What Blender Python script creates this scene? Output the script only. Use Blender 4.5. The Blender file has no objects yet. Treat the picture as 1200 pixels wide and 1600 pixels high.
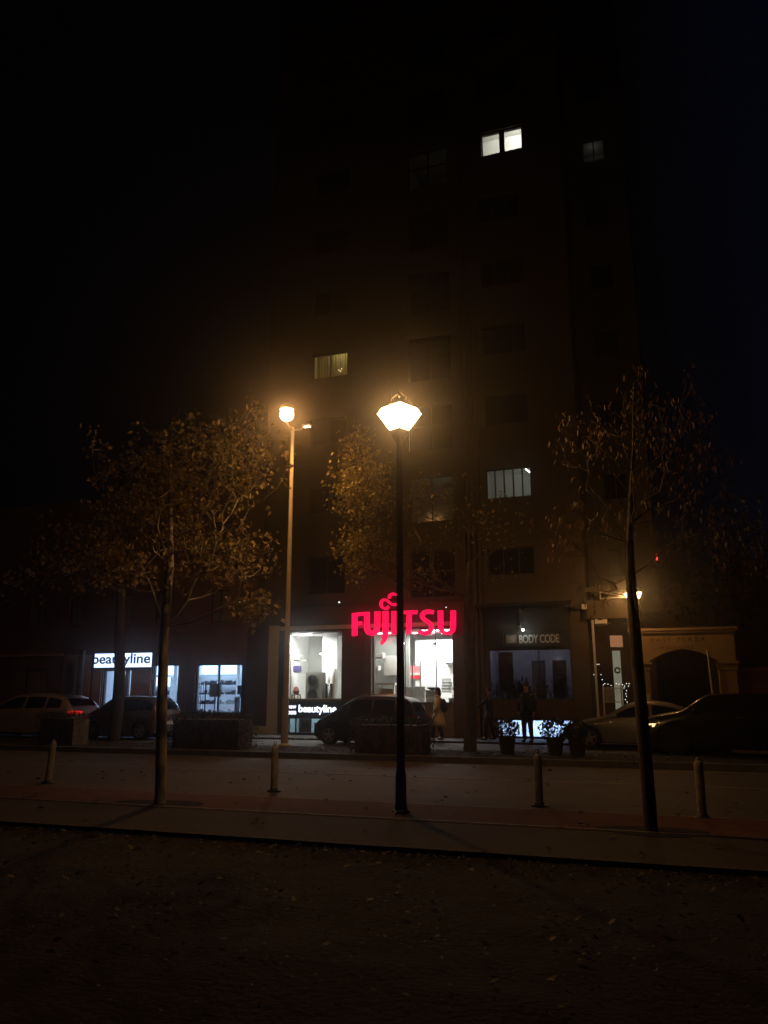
import bpy, bmesh, math, random
from mathutils import Vector, Matrix
random.seed(7)
R = random.random
def U(a, b): return a + (b - a) * random.random()
sc = bpy.context.scene

# ------------------------------------------------------------------ camera
FPX, PITCH, YAW, EYE = 1250.0, math.radians(12.85), math.radians(19.6), 1.6
cam_d = bpy.data.cameras.new('camera'); cam = bpy.data.objects.new('camera', cam_d)
sc.collection.objects.link(cam); sc.camera = cam
cam.location = (0, 0, EYE); cam.rotation_euler = (math.pi/2 + PITCH, 0, YAW)
cam_d.sensor_fit = 'VERTICAL'; cam_d.angle = 2*math.atan(800/FPX)
cam_d.clip_start = 0.05; cam_d.clip_end = 2000

# ------------------------------------------------------------------ night sky, exposure
w = bpy.data.worlds.new('World'); sc.world = w; w.use_nodes = True
nt = w.node_tree; bg = nt.nodes['Background']
tc = nt.nodes.new('ShaderNodeTexCoord'); sx = nt.nodes.new('ShaderNodeSeparateXYZ')
cr = nt.nodes.new('ShaderNodeValToRGB')
nt.links.new(tc.outputs['Generated'], sx.inputs[0]); nt.links.new(sx.outputs['X'], cr.inputs[0])
nt.links.new(cr.outputs[0], bg.inputs['Color'])
cr.color_ramp.elements[0].position = 0.0; cr.color_ramp.elements[0].color = (0.00042, 0.00046, 0.0008, 1)
cr.color_ramp.elements[1].position = 0.12; cr.color_ramp.elements[1].color = (0.0010, 0.0014, 0.0036, 1)
bg.inputs['Strength'].default_value = 1.0
vs = sc.view_settings; vs.view_transform = 'Standard'; vs.look = 'None'; vs.exposure = 0; vs.gamma = 1
sc.cycles.use_denoising = True
try: sc.cycles.denoiser = 'OPENIMAGEDENOISE'
except Exception: pass
sc.cycles.max_bounces = 6; sc.cycles.transparent_max_bounces = 24; sc.cycles.volume_bounces = 0
sc.cycles.sample_clamp_indirect = 3.0; sc.cycles.caustics_reflective = False; sc.cycles.caustics_refractive = False

# ------------------------------------------------------------------ helpers
CF = Vector((-math.sin(YAW)*math.cos(PITCH), math.cos(YAW)*math.cos(PITCH), math.sin(PITCH)))
CR = Vector((math.cos(YAW), math.sin(YAW), 0)); CU = CR.cross(CF)
def at(u, v, Y):                       # survey: the point of the street plane at depth Y seen at photo pixel u, v
    r = CF*FPX + CR*(u-600) - CU*(v-800)
    return Vector((0, 0, EYE)) + r*(Y/r.y)
def gr(u, v, z=0.0):
    r = CF*FPX + CR*(u-600) - CU*(v-800)
    return Vector((0, 0, EYE)) + r*((z-EYE)/r.z)

MATS = {}
def mat(name, col, rough=0.8, metal=0.0, var=0.0, scale=6.0, bump=0.0, col2=None, spec=0.5, coat=0.0, stretch=None):
    m = bpy.data.materials.new(name); m.use_nodes = True; n = m.node_tree; b = n.nodes['Principled BSDF']
    b.inputs['Base Color'].default_value = (*col, 1); b.inputs['Roughness'].default_value = rough
    b.inputs['Metallic'].default_value = metal; b.inputs['Specular IOR Level'].default_value = spec
    b.inputs['Coat Weight'].default_value = coat
    if var or bump or col2:
        t = n.nodes.new('ShaderNodeTexCoord'); z = n.nodes.new('ShaderNodeTexNoise')
        z.inputs['Scale'].default_value = scale; z.inputs['Detail'].default_value = 6; z.inputs['Roughness'].default_value = 0.62
        src = t.outputs['Object']
        if stretch:
            mp = n.nodes.new('ShaderNodeMapping'); mp.inputs['Scale'].default_value = stretch
            n.links.new(src, mp.inputs[0]); src = mp.outputs[0]
        n.links.new(src, z.inputs['Vector'])
        r = n.nodes.new('ShaderNodeValToRGB'); r.color_ramp.elements[0].position = 0.32; r.color_ramp.elements[1].position = 0.68
        c2 = col2 or tuple(min(1, c*(1+var)) for c in col); c1 = tuple(c*(1-var) for c in col)
        r.color_ramp.elements[0].color = (*c1, 1); r.color_ramp.elements[1].color = (*c2, 1)
        n.links.new(z.outputs['Fac'], r.inputs[0]); n.links.new(r.outputs[0], b.inputs['Base Color'])
        if bump:
            z2 = n.nodes.new('ShaderNodeTexNoise'); z2.inputs['Scale'].default_value = scale*6; z2.inputs['Detail'].default_value = 4
            n.links.new(src, z2.inputs['Vector'])
            bp = n.nodes.new('ShaderNodeBump'); bp.inputs['Strength'].default_value = bump; bp.inputs['Distance'].default_value = 0.02
            n.links.new(z2.outputs['Fac'], bp.inputs['Height']); n.links.new(bp.outputs[0], b.inputs['Normal'])
    MATS[name] = m; return m
def emis(name, col, s, var=None):
    m = bpy.data.materials.new(name); m.use_nodes = True; n = m.node_tree; n.nodes.clear()
    o = n.nodes.new('ShaderNodeOutputMaterial'); e = n.nodes.new('ShaderNodeEmission')
    e.inputs[0].default_value = (*col, 1); e.inputs[1].default_value = s; n.links.new(e.outputs[0], o.inputs[0])
    MATS[name] = m; return m
def glow_glass(name, col, s, trans=0.75):        # lamp glass that lets the bulb's light through and glows
    m = emis(name, col, s); n = m.node_tree; o = [x for x in n.nodes if x.type == 'OUTPUT_MATERIAL'][0]; e = [x for x in n.nodes if x.type == 'EMISSION'][0]
    t = n.nodes.new('ShaderNodeBsdfTransparent'); t.inputs[0].default_value = (trans, trans, trans, 1)
    a = n.nodes.new('ShaderNodeAddShader'); n.links.new(t.outputs[0], a.inputs[0]); n.links.new(e.outputs[0], a.inputs[1]); n.links.new(a.outputs[0], o.inputs[0])
    return m
def pane_mat(name, tint=(0.93, 0.95, 0.95), refl=0.10, rough=0.02):
    m = bpy.data.materials.new(name); m.use_nodes = True; n = m.node_tree; n.nodes.clear()
    o = n.nodes.new('ShaderNodeOutputMaterial'); t = n.nodes.new('ShaderNodeBsdfTransparent'); g = n.nodes.new('ShaderNodeBsdfGlossy')
    t.inputs[0].default_value = (*tint, 1); g.inputs['Roughness'].default_value = rough
    x = n.nodes.new('ShaderNodeMixShader'); x.inputs[0].default_value = refl
    n.links.new(t.outputs[0], x.inputs[1]); n.links.new(g.outputs[0], x.inputs[2]); n.links.new(x.outputs[0], o.inputs[0])
    MATS[name] = m; return m

class MB:
    def __init__(s): s.v = []; s.f = []
    def box(s, x0, x1, y0, y1, z0, z1):
        b = len(s.v)
        s.v += [(x0,y0,z0),(x1,y0,z0),(x1,y1,z0),(x0,y1,z0),(x0,y0,z1),(x1,y0,z1),(x1,y1,z1),(x0,y1,z1)]
        s.f += [(b,b+3,b+2,b+1),(b+4,b+5,b+6,b+7),(b,b+1,b+5,b+4),(b+1,b+2,b+6,b+5),(b+2,b+3,b+7,b+6),(b+3,b,b+4,b+7)]
        return s
    def quad(s, *p):
        b = len(s.v); s.v += [tuple(q) for q in p]; s.f.append(tuple(range(b, b+len(p)))); return s
    def tube(s, pts, rad, n=8, caps=True):
        pts = [Vector(p) for p in pts]
        if not hasattr(rad, '__len__'): rad = [rad]*len(pts)
        b = len(s.v); up = None
        for i, p in enumerate(pts):
            d = (pts[min(i+1, len(pts)-1)] - pts[max(i-1, 0)])
            d = d.normalized() if d.length > 1e-9 else Vector((0,0,1))
            if up is None or abs(up.dot(d)) > 0.95: up = Vector((1,0,0)) if abs(d.x) < 0.8 else Vector((0,1,0))
            a = (up - d*up.dot(d)).normalized(); up = a; c = d.cross(a)
            for k in range(n):
                t = 2*math.pi*k/n; s.v.append(tuple(p + a*math.cos(t)*rad[i] + c*math.sin(t)*rad[i]))
        for i in range(len(pts)-1):
            for k in range(n):
                a0 = b+i*n+k; a1 = b+i*n+(k+1)%n; s.f.append((a0, a1, a1+n, a0+n))
        if caps: s.f.append(tuple(b+k for k in reversed(range(n)))); s.f.append(tuple(b+(len(pts)-1)*n+k for k in range(n)))
        return s
    def lathe(s, prof, c=(0,0,0), n=16, axis='z', rot=0.0):
        b = len(s.v)
        for (r, h) in prof:
            for k in range(n):
                t = 2*math.pi*k/n + rot; x, y = r*math.cos(t), r*math.sin(t)
                q = (x, y, h) if axis == 'z' else ((x, h, y) if axis == 'y' else (h, x, y))
                s.v.append((q[0]+c[0], q[1]+c[1], q[2]+c[2]))
        for i in range(len(prof)-1):
            for k in range(n):
                a0 = b+i*n+k; a1 = b+i*n+(k+1)%n; s.f.append((a0, a1, a1+n, a0+n))
        s.f.append(tuple(b+k for k in reversed(range(n)))); s.f.append(tuple(b+(len(prof)-1)*n+k for k in range(n)))
        return s
    def ball(s, c, r, n=12, m=8):
        if not hasattr(r, '__len__'): r = (r, r, r)
        b = len(s.v)
        for i in range(m+1):
            ph = math.pi*(i+0.0001)/(m+0.0002)
            for k in range(n):
                t = 2*math.pi*k/n
                s.v.append((c[0]+r[0]*math.sin(ph)*math.cos(t), c[1]+r[1]*math.sin(ph)*math.sin(t), c[2]+r[2]*math.cos(ph)))
        for i in range(m):
            for k in range(n):
                a0 = b+i*n+k; a1 = b+i*n+(k+1)%n; s.f.append((a0, a0+n, a1+n, a1))
        return s
    def prism(s, poly, y0, y1):          # polygon in x,z pushed from y0 to y1
        n = len(poly); b = len(s.v)
        s.v += [(x, y0, z) for x, z in poly] + [(x, y1, z) for x, z in poly]
        s.f.append(tuple(b+i for i in range(n))); s.f.append(tuple(b+n+i for i in reversed(range(n))))
        for i in range(n): j = (i+1) % n; s.f.append((b+j, b+i, b+n+i, b+n+j))
        return s
    def data(s, name, off=(0,0,0), smooth=False):
        me = bpy.data.meshes.new(name)
        me.from_pydata([(x-off[0], y-off[1], z-off[2]) for x, y, z in s.v], [], s.f); me.update()
        if smooth: me.shade_smooth()
        return me
WL = {}
def obj(name, mb, m, parent=None, smooth=False, at0=None, recalc=True):
    """one mesh object; coordinates are world coordinates, or local ones for things built at the origin"""
    off = WL.get(parent.name, Vector((0,0,0))) if parent else (Vector(at0) if at0 is not None else Vector((0,0,0)))
    me = mb.data(name, off, smooth) if isinstance(mb, MB) else mb
    if recalc and isinstance(mb, MB) and len(me.polygons) < 20000:
        bm = bmesh.new(); bm.from_mesh(me); bmesh.ops.recalc_face_normals(bm, faces=bm.faces); bm.to_mesh(me); bm.free()
    me.materials.append(MATS[m] if isinstance(m, str) else m)
    o = bpy.data.objects.new(name, me); sc.collection.objects.link(o)
    if parent: o.parent = parent
    else: o.location = off
    WL[o.name] = Vector(off)
    return o
def tag(o, label=None, cat=None, group=None, kind=None):
    if label: o['label'] = label
    if cat: o['category'] = cat
    if group: o['group'] = group
    if kind: o['kind'] = kind
    return o
def thing(name, label, cat, loc=(0,0,0), group=None):
    o = bpy.data.objects.new(name, None); sc.collection.objects.link(o); o.location = loc; o.empty_display_size = 0.2
    WL[o.name] = Vector(loc); return tag(o, label, cat, group)
def dup(o, loc=None, label=None, parent=None, rz=None, scale=None):
    c = o.copy(); sc.collection.objects.link(c)
    if parent: c.parent = parent
    for ch in list(o.children): dup(ch, parent=c)
    if loc is not None: c.location = loc
    if label: c['label'] = label
    if rz is not None: c.rotation_euler.z = rz
    if scale is not None: c.scale = (scale,)*3
    WL[c.name] = Vector(c.location)
    return c
def struct(name, mb, m, **k): return tag(obj(name, mb, m, **k), kind='structure')
def light(name, kind, loc, power, col, size=0.1, size_y=None, rot=(0,0,0), spot=None, parent=None):
    l = bpy.data.lights.new(name, kind); l.energy = power; l.color = col
    if kind == 'AREA':
        l.size = size
        if size_y: l.shape = 'RECTANGLE'; l.size_y = size_y
    else: l.shadow_soft_size = size
    if spot: l.spot_size = math.radians(spot); l.spot_blend = 0.6
    o = bpy.data.objects.new(name, l); sc.collection.objects.link(o); o.rotation_euler = rot
    if parent: o.parent = parent; o.location = Vector(loc) - WL[parent.name]
    else: o.location = loc
    return o
def text_mesh(txt, size, depth, bold=0.0, spacing=1.0):
    c = bpy.data.curves.new('txt', 'FONT'); c.body = txt; c.size = size; c.extrude = depth; c.offset = bold; c.space_character = spacing
    o = bpy.data.objects.new('txt', c); sc.collection.objects.link(o)
    dg = bpy.context.evaluated_depsgraph_get(); me = bpy.data.meshes.new_from_object(o.evaluated_get(dg))
    bpy.data.objects.remove(o); return me
def text(name, txt, x0, x1, y, z0, z1, m, parent=None, depth=0.01, bold=0.0, spacing=1.0):
    """lettering facing the street, fitted into x0..x1, z0..z1 at depth y"""
    me = text_mesh(txt, 1.0, 0.5, bold, spacing)
    xs = [v.co.x for v in me.vertices]; ys = [v.co.y for v in me.vertices]
    ax, bx, ay, by = min(xs), max(xs), min(ys), max(ys); off = WL[parent.name] if parent else Vector((0,0,0))
    for v in me.vertices:
        X = x0 + (v.co.x-ax)/(bx-ax)*(x1-x0); Z = z0 + (v.co.y-ay)/(by-ay)*(z1-z0); Y = y - v.co.z*2*depth
        v.co = Vector((X, Y, Z)) - off
    me.materials.clear()
    return obj(name, me, m, parent)
def sheet(holes, X0, X1, Z0, Z1, y, t, mb=None):
    """a wall in the X-Z plane from y to y+t, with real openings"""
    mb = mb or MB(); xs = sorted({X0, X1} | {a for h in holes for a in h[:2] if X0 < a < X1}); zs = sorted({Z0, Z1} | {a for h in holes for a in h[2:4] if Z0 < a < Z1})
    def solid(i, j):
        if i < 0 or j < 0 or i >= len(xs)-1 or j >= len(zs)-1: return False
        cx, cz = (xs[i]+xs[i+1])/2, (zs[j]+zs[j+1])/2
        return not any(h[0] < cx < h[1] and h[2] < cz < h[3] for h in holes)
    for i in range(len(xs)-1):
        for j in range(len(zs)-1):
            if not solid(i, j): continue
            a, b, c, d = xs[i], xs[i+1], zs[j], zs[j+1]
            mb.quad((a,y,c),(b,y,c),(b,y,d),(a,y,d)); mb.quad((a,y+t,c),(a,y+t,d),(b,y+t,d),(b,y+t,c))
            if not solid(i-1, j): mb.quad((a,y,c),(a,y,d),(a,y+t,d),(a,y+t,c))
            if not solid(i+1, j): mb.quad((b,y,c),(b,y+t,c),(b,y+t,d),(b,y,d))
            if not solid(i, j-1): mb.quad((a,y,c),(a,y+t,c),(b,y+t,c),(b,y,c))
            if not solid(i, j+1): mb.quad((a,y,d),(b,y,d),(b,y+t,d),(a,y+t,d))
    return mb
def frame(x0, x1, z0, z1, y, w=0.05, d=0.06, vs=(), hs=()):
    m = MB(); m.box(x0, x0+w, y, y+d, z0, z1); m.box(x1-w, x1, y, y+d, z0, z1); m.box(x0+w, x1-w, y, y+d, z0, z0+w); m.box(x0+w, x1-w, y, y+d, z1-w, z1)
    for v in vs: m.box(v-w/2, v+w/2, y+0.003, y+d-0.003, z0+w, z1-w)
    for h in hs: m.box(x0+w, x1-w, y+0.006, y+d-0.006, h-w/2, h+w/2)
    return m

# ------------------------------------------------------------------ materials
mat('asphalt', (0.072,0.062,0.052), 0.75, var=0.28, scale=1.3, bump=0.5)
mat('paving', (0.041,0.033,0.027), 0.85, var=0.22, scale=1.7, bump=0.4)
mat('red_lane', (0.095,0.028,0.018), 0.85, var=0.25, scale=2.0, bump=0.4)
mat('soil', (0.019,0.0165,0.0145), 0.95, var=0.6, scale=3.0, bump=1.0)
mat('bed_soil', (0.018,0.014,0.011), 0.95, var=0.5, scale=9.0, bump=1.0)
mat('kerb_shade', (0.05,0.045,0.04), 0.85, var=0.4, scale=4.0, bump=0.5)  # near kerb darkened, painting in the shadow line along the path edge
mat('kerb', (0.16,0.15,0.14), 0.85, var=0.3, scale=4.0, bump=0.4)
mat('paint', (0.22,0.21,0.19), 0.7, var=0.45, scale=5.0)
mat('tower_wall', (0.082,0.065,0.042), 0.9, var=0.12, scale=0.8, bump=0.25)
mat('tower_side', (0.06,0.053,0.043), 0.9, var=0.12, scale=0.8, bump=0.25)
mat('low_wall', (0.26,0.15,0.11), 0.9, var=0.2, scale=1.0, bump=0.3)
mat('low_wall_lit', (0.68,0.45,0.33), 0.9, var=0.15, scale=1.4, bump=0.3)  # colour brightened to stand in for lamplight falling on these panels
mat('pale_trim', (0.5,0.52,0.5), 0.8, var=0.15, scale=2.0)
mat('brown_panel', (0.075,0.045,0.032), 0.7, var=0.25, scale=3.0)
mat('grey_pillar', (0.10,0.09,0.085), 0.8, var=0.2, scale=2.0)
mat('cladding', (0.20,0.145,0.095), 0.8, var=0.25, scale=2.0, stretch=(0.3,1,6))
mat('dark_frame', (0.02,0.02,0.022), 0.5)
mat('fascia', (0.030,0.032,0.024), 0.7, var=0.2, scale=2.0)
mat('dark_glass', (0.01,0.012,0.014), 0.08, spec=0.6)
mat('white_wall', (0.82,0.82,0.80), 0.8, var=0.03, scale=2.0)
mat('grey_wall', (0.32,0.33,0.31), 0.8, var=0.15, scale=1.5)
mat('dim_blue_wall', (0.40,0.40,0.43), 0.8, var=0.25, scale=1.2)
mat('shop_floor', (0.35,0.34,0.32), 0.4, var=0.1, scale=2.0)
mat('ceiling_grey', (0.13,0.13,0.13), 0.8, var=0.15, scale=2.0)
mat('duct', (0.45,0.45,0.45), 0.35, metal=0.7)
mat('white_plastic', (0.75,0.74,0.70), 0.45, var=0.04, scale=3.0)
mat('grey_plastic', (0.26,0.26,0.22), 0.5, var=0.08, scale=3.0)
mat('dark_plastic', (0.03,0.03,0.03), 0.5)
mat('violet_plastic', (0.10,0.09,0.25), 0.5)
mat('cardboard', (0.30,0.22,0.13), 0.85, var=0.15, scale=4.0)
mat('red_board', (0.75,0.04,0.06), 0.6)
mat('red_board_light', (0.85,0.22,0.24), 0.6)
mat('metal_dark', (0.03,0.028,0.026), 0.45, metal=0.3)
mat('lamp_pole', (0.6,0.54,0.42), 0.5, metal=0.0, var=0.1, scale=5)
mat('white_metal', (0.55,0.54,0.5), 0.5)
mat('bollard_white', (0.40,0.36,0.31), 0.75, var=0.45, scale=7.0, bump=0.3)
mat('bark', (0.15,0.125,0.10), 0.9, var=0.45, scale=9.0, bump=1.0, stretch=(1,1,0.35))
mat('bark_dark', (0.05,0.04,0.035), 0.9, var=0.4, scale=9.0, bump=1.0, stretch=(1,1,0.35))
mat('bark_pale', (0.55,0.49,0.42), 0.9, var=0.4, scale=7.0, bump=0.8, stretch=(1,1,0.5))  # pale bark, lightened further in place of lamplight on the trunk
mat('awning', (0.10,0.095,0.08), 0.5, metal=0.4, var=0.2, scale=3.0)
mat('gate_stucco', (0.38,0.27,0.15), 0.9, var=0.15, scale=1.2, bump=0.3)
mat('gate_letters', (0.10,0.06,0.03), 0.8)
mat('brick_red', (0.16,0.05,0.035), 0.9, var=0.3, scale=3.0)
mat('rubber', (0.015,0.015,0.015), 0.85)
mat('rim', (0.30,0.28,0.27), 0.4, metal=0.8); mat('rim_dark', (0.05,0.05,0.05), 0.5, metal=0.6)
mat('silver_paint', (0.36,0.33,0.30), 0.4, metal=0.15, coat=0.6)
mat('sand_paint', (0.24,0.215,0.18), 0.4, metal=0.15, coat=0.5)
mat('taupe_paint', (0.16,0.14,0.12), 0.32, metal=0.5, coat=0.7)
mat('black_paint', (0.008,0.008,0.010), 0.5, metal=0.0, coat=0.15, spec=0.3)
mat('night_paint', (0.010,0.010,0.012), 0.3, metal=0.1, coat=0.5)
mat('car_glass', (0.012,0.013,0.014), 0.05, spec=0.7)
mat('tail_red', (0.35,0.01,0.008), 0.2)
mat('lens', (0.5,0.45,0.38), 0.12, metal=0.6)
mat('skin', (0.45,0.27,0.19), 0.6)
mat('coat_beige', (0.72,0.60,0.42), 0.9, var=0.12, scale=6)
mat('cloth_black', (0.018,0.018,0.02), 0.9, var=0.2, scale=8)
mat('cloth_navy', (0.022,0.024,0.035), 0.9, var=0.2, scale=8)
mat('hair_dark', (0.012,0.009,0.007), 0.6)
mat('shoe_pale', (0.5,0.45,0.38), 0.7)
mat('planter', (0.05,0.045,0.04), 0.8, var=0.3, scale=4)
mat('poster_red', (0.34,0.11,0.07), 0.7, var=0.4, scale=5)
mat('poster_grey', (0.34,0.34,0.31), 0.7, var=0.4, scale=7)
mat('curtain', (0.55,0.47,0.26), 0.9, var=0.3, scale=3.0, stretch=(8,1,0.3))
mat('shutter', (0.33,0.25,0.19), 0.7, var=0.15, scale=3)
pane_mat('shop_glass'); pane_mat('dim_glass', (0.6,0.6,0.65), 0.12); pane_mat('house_glass', (0.85,0.85,0.82), 0.012, 0.15)
def leafmat(name, cols, transl=0.3):
    m = bpy.data.materials.new(name); m.use_nodes = True; n = m.node_tree; b = n.nodes['Principled BSDF']; b.inputs['Roughness'].default_value = 0.6
    g = n.nodes.new('ShaderNodeNewGeometry'); r = n.nodes.new('ShaderNodeValToRGB'); r.color_ramp.interpolation = 'LINEAR'
    r.color_ramp.elements[0].position = 0; r.color_ramp.elements[0].color = (*cols[0], 1)
    r.color_ramp.elements[1].position = 1; r.color_ramp.elements[1].color = (*cols[-1], 1)
    for i, c in enumerate(cols[1:-1]):
        e = r.color_ramp.elements.new((i+1)/(len(cols)-1)); e.color = (*c, 1)
    n.links.new(g.outputs['Random Per Island'], r.inputs[0]); n.links.new(r.outputs[0], b.inputs['Base Color'])
    t = n.nodes.new('ShaderNodeBsdfTranslucent'); n.links.new(r.outputs[0], t.inputs[0])
    x = n.nodes.new('ShaderNodeMixShader'); x.inputs[0].default_value = transl
    n.links.new(b.outputs[0], x.inputs[1]); n.links.new(t.outputs[0], x.inputs[2])
    n.links.new(x.outputs[0], n.nodes['Material Output'].inputs[0]); MATS[name] = m
leafmat('autumn_leaves', [(0.09,0.07,0.03),(0.32,0.25,0.12),(0.60,0.47,0.24),(0.16,0.14,0.06),(0.85,0.66,0.36)])
leafmat('golden_leaves', [(0.16,0.14,0.05),(0.42,0.34,0.12),(0.24,0.24,0.08),(0.70,0.54,0.22)])
leafmat('dry_leaves', [(0.12,0.07,0.04),(0.32,0.18,0.10),(0.20,0.12,0.07),(0.55,0.38,0.26)])
leafmat('ground_leaves', [(0.02,0.014,0.009),(0.045,0.03,0.018),(0.03,0.02,0.012),(0.04,0.026,0.015),(0.085,0.063,0.042)], 0.1)
leafmat('hedge_leaves', [(0.012,0.02,0.008),(0.03,0.045,0.015),(0.02,0.03,0.012)], 0.1)
WARM = (1.0, 0.43, 0.11); WARM2 = (1.0, 0.46, 0.13)

# ------------------------------------------------------------------ the ground
Z_S = 0.12
YK = 8.75                                # near edge of the path
m = MB(); N = 70
m.quad((-600,-60,-0.32),(600,-60,-0.32),(600,900,-0.32),(-600,900,-0.32)); struct('ground', m, 'soil')
m = MB()                                 # earth with uneven surface in front of the path
import mathutils.noise as mn
X0, X1, Y0, Y1, nx, ny = -16, 8, -3, YK-0.12, 150, 80
for j in range(ny+1):
    for i in range(nx+1):
        x = X0+(X1-X0)*i/nx; y = Y0+(Y1-Y0)*j/ny
        m.v.append((x, y, -0.07 + 0.035*mn.fractal(Vector((x*1.3, y*1.3, 0)), 1.0, 2.0, 4) if j < ny else -0.03))
for j in range(ny):
    for i in range(nx): a = j*(nx+1)+i; m.f.append((a, a+1, a+nx+2, a+nx+1))
struct('park_ground', m, 'soil', recalc=False, smooth=True)
m = MB(); m.box(-60, -16.02, -3, YK-0.12, -0.3, -0.08); m.box(8.02, 60, -3, YK-0.12, -0.3, -0.08); struct('park_ground_edge', m, 'soil')
m = MB()
for i in range(-60, 40): m.box(i+0.004, i+0.996, YK-0.12, YK, -0.3, 0.012+0.004*R())
struct('kerb_near', m, 'kerb_shade')
struct('footpath', MB().box(-90, 60, YK, 10.5, -0.3, 0.0), 'paving')
struct('bike_path', MB().box(-90, 60, 10.504, 12.1, -0.3, 0.004), 'red_lane')
struct('road', MB().box(-90, 60, 12.104, 19.7, -0.3, -0.02), 'asphalt')
m = MB(); m.box(-90, 60, 12.16, 12.27, -0.02, -0.014); m.box(-90, 60, 10.56, 10.62, 0.004, 0.009)
m.box(-90, 60, 16.1, 16.2, -0.02, -0.014)
for i in range(-14, 10): m.box(i*5.0, i*5.0+2.2, 19.1, 19.2, -0.02, -0.0145)
struct('road_markings', m, 'paint')
m = MB()
for i in range(-60, 40): m.box(i+0.004, i+0.996, 19.7, 19.86, -0.3, 0.115+0.005*R())
struct('kerb_far', m, 'kerb')
struct('planting_strip', MB().box(-90, 60, 19.86, 22.5, -0.3, 0.10), 'bed_soil')
struct('parking_lane', MB().box(-90, 60, 22.504, 26.2, -0.3, 0.06), 'asphalt')
m = MB(); m.box(-90, 60, 26.2, 28.5, -0.3, Z_S); m.box(-90, -15.5, 28.5, 30.0, -0.3, Z_S); m.box(-2.7, 60, 28.5, 45, -0.3, Z_S)
struct('pavement_far', m, 'paving')

def leaf5(s, q, droop=0.25):             # lobed leaf: verts in plane, q rotation matrix
    o = []
    for k in range(9):
        t = 2*math.pi*k/9; r = (1.0 if k % 2 == 0 else 0.55) * (1.15 if k == 0 else 1)
        v = Vector((math.sin(t)*r*0.5, math.cos(t)*r*0.5, -droop*abs(math.sin(t))*r*0.5))*s
        o.append(q @ v)
    return o
def leaf_long(s, q):
    return [q @ (Vector(p)*s) for p in ((0,0.02,0), (0.13,-0.25,0.03), (0.1,-0.7,0.02), (0,-1,0), (-0.1,-0.7,0.02), (-0.13,-0.25,0.03))]
def rrot(tilt=math.pi): 
    return Matrix.Rotation(U(0,6.283),3,'Z') @ Matrix.Rotation(U(-tilt,tilt),3,'X') @ Matrix.Rotation(U(-tilt,tilt)*0.5,3,'Y')
# fallen leaves
m = MB()
for k in range(7000):
    y = YK-0.2-abs(random.gauss(0, 1))*2.2; x = U(-13, 6)
    if y < 1.2: continue
    c = Vector((x, y, -0.02+0.01*R()))
    if y > 7 and k % 3: c.y = YK-0.2-abs(random.gauss(0, 0.5)); 
    m.quad(*[c+p for p in leaf5(U(0.012,0.035) if k % 11 else U(0.04,0.085), rrot(0.6), -0.3)])
for k in range(1300):
    r = R(); c = Vector((U(-22, 5), U(19.9, 22.4) if r < 0.6 else (U(22.6, 27.5) if r < 0.8 else U(8.9, 19)), 0.125 if r < 0.6 else (0.13 if r < 0.8 else 0.03)))
    m.quad(*[c+p for p in leaf5(U(0.07,0.13), rrot(0.4), -0.3)])
tag(obj('fallen_leaves', m, 'ground_leaves', recalc=False), 'dry brown leaves scattered over the earth and along the kerbs', 'leaves', kind='stuff')

# ------------------------------------------------------------------ tower block
FY = 28.5
storeys = [5.85 + 2.87*k for k in range(10)]
XT0, XT1, ZT = -15.35, -2.7, 36.0
lower = [(-14.1,-11.85,1.42,3.98), (-14.1,-11.85,0.16,0.74), (-10.6,-7.5,1.3,3.98), (-6.2,-3.3,1.42,3.16), (-5.97,-3.33,0.16,0.76)]
up = []; 
for k, z in enumerate(storeys):
    up += [(-13.35,-11.75,z-0.05 if k else 5.4, z+1.05), (-6.12 if k != 6 else -5.9,-4.42 if k != 6 else -4.2,z-0.05 if k != 6 else z+0.1, z+1.2 if k == 6 else (z+1.1 if k else z+0.95))]
    up.append((-9.1,-7.35,z-0.75 if k else 5.1, z+1.05))
tower = thing('apartment_tower', 'tall beige apartment tower with raised shopfronts and a few lit windows', 'building', (-9, FY, 0))
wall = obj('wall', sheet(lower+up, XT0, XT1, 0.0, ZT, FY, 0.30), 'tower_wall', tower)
m = MB(); m.box(XT0, XT0+0.3, FY+0.301, 40, 0, ZT); m.box(XT1-0.3, XT1, FY+0.301, 40, 0, ZT); m.box(XT0, XT1, 40.001, 40.3, 0, ZT); m.box(XT0, XT1, FY, 40.3, ZT+0.001, ZT+0.4)
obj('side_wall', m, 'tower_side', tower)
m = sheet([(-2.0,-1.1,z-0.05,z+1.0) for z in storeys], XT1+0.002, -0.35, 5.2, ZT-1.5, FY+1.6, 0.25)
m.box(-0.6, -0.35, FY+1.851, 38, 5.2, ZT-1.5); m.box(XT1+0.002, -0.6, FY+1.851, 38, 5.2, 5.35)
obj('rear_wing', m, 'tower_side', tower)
m = MB()
for k in range(4): m.box(-7.02+k*0.19, -6.92+k*0.19, FY-0.10, FY-0.002, 0.1, ZT)
obj('pilaster', m, 'tower_wall', tower)
m = MB()
for z in (4.95,): m.box(XT0-0.02, -7.05, FY-0.05, FY-0.003, z, z+0.1)
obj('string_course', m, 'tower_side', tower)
m = MB().box(XT0+0.3, XT1-0.3, FY+0.31, 39, 4.15, 4.4)
for z in storeys[1:]: m.box(XT0+0.3, XT1-0.3, FY+2.6, 39, z-0.95, z-0.8)
obj('floor_slab', m, 'grey_wall', tower)
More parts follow.
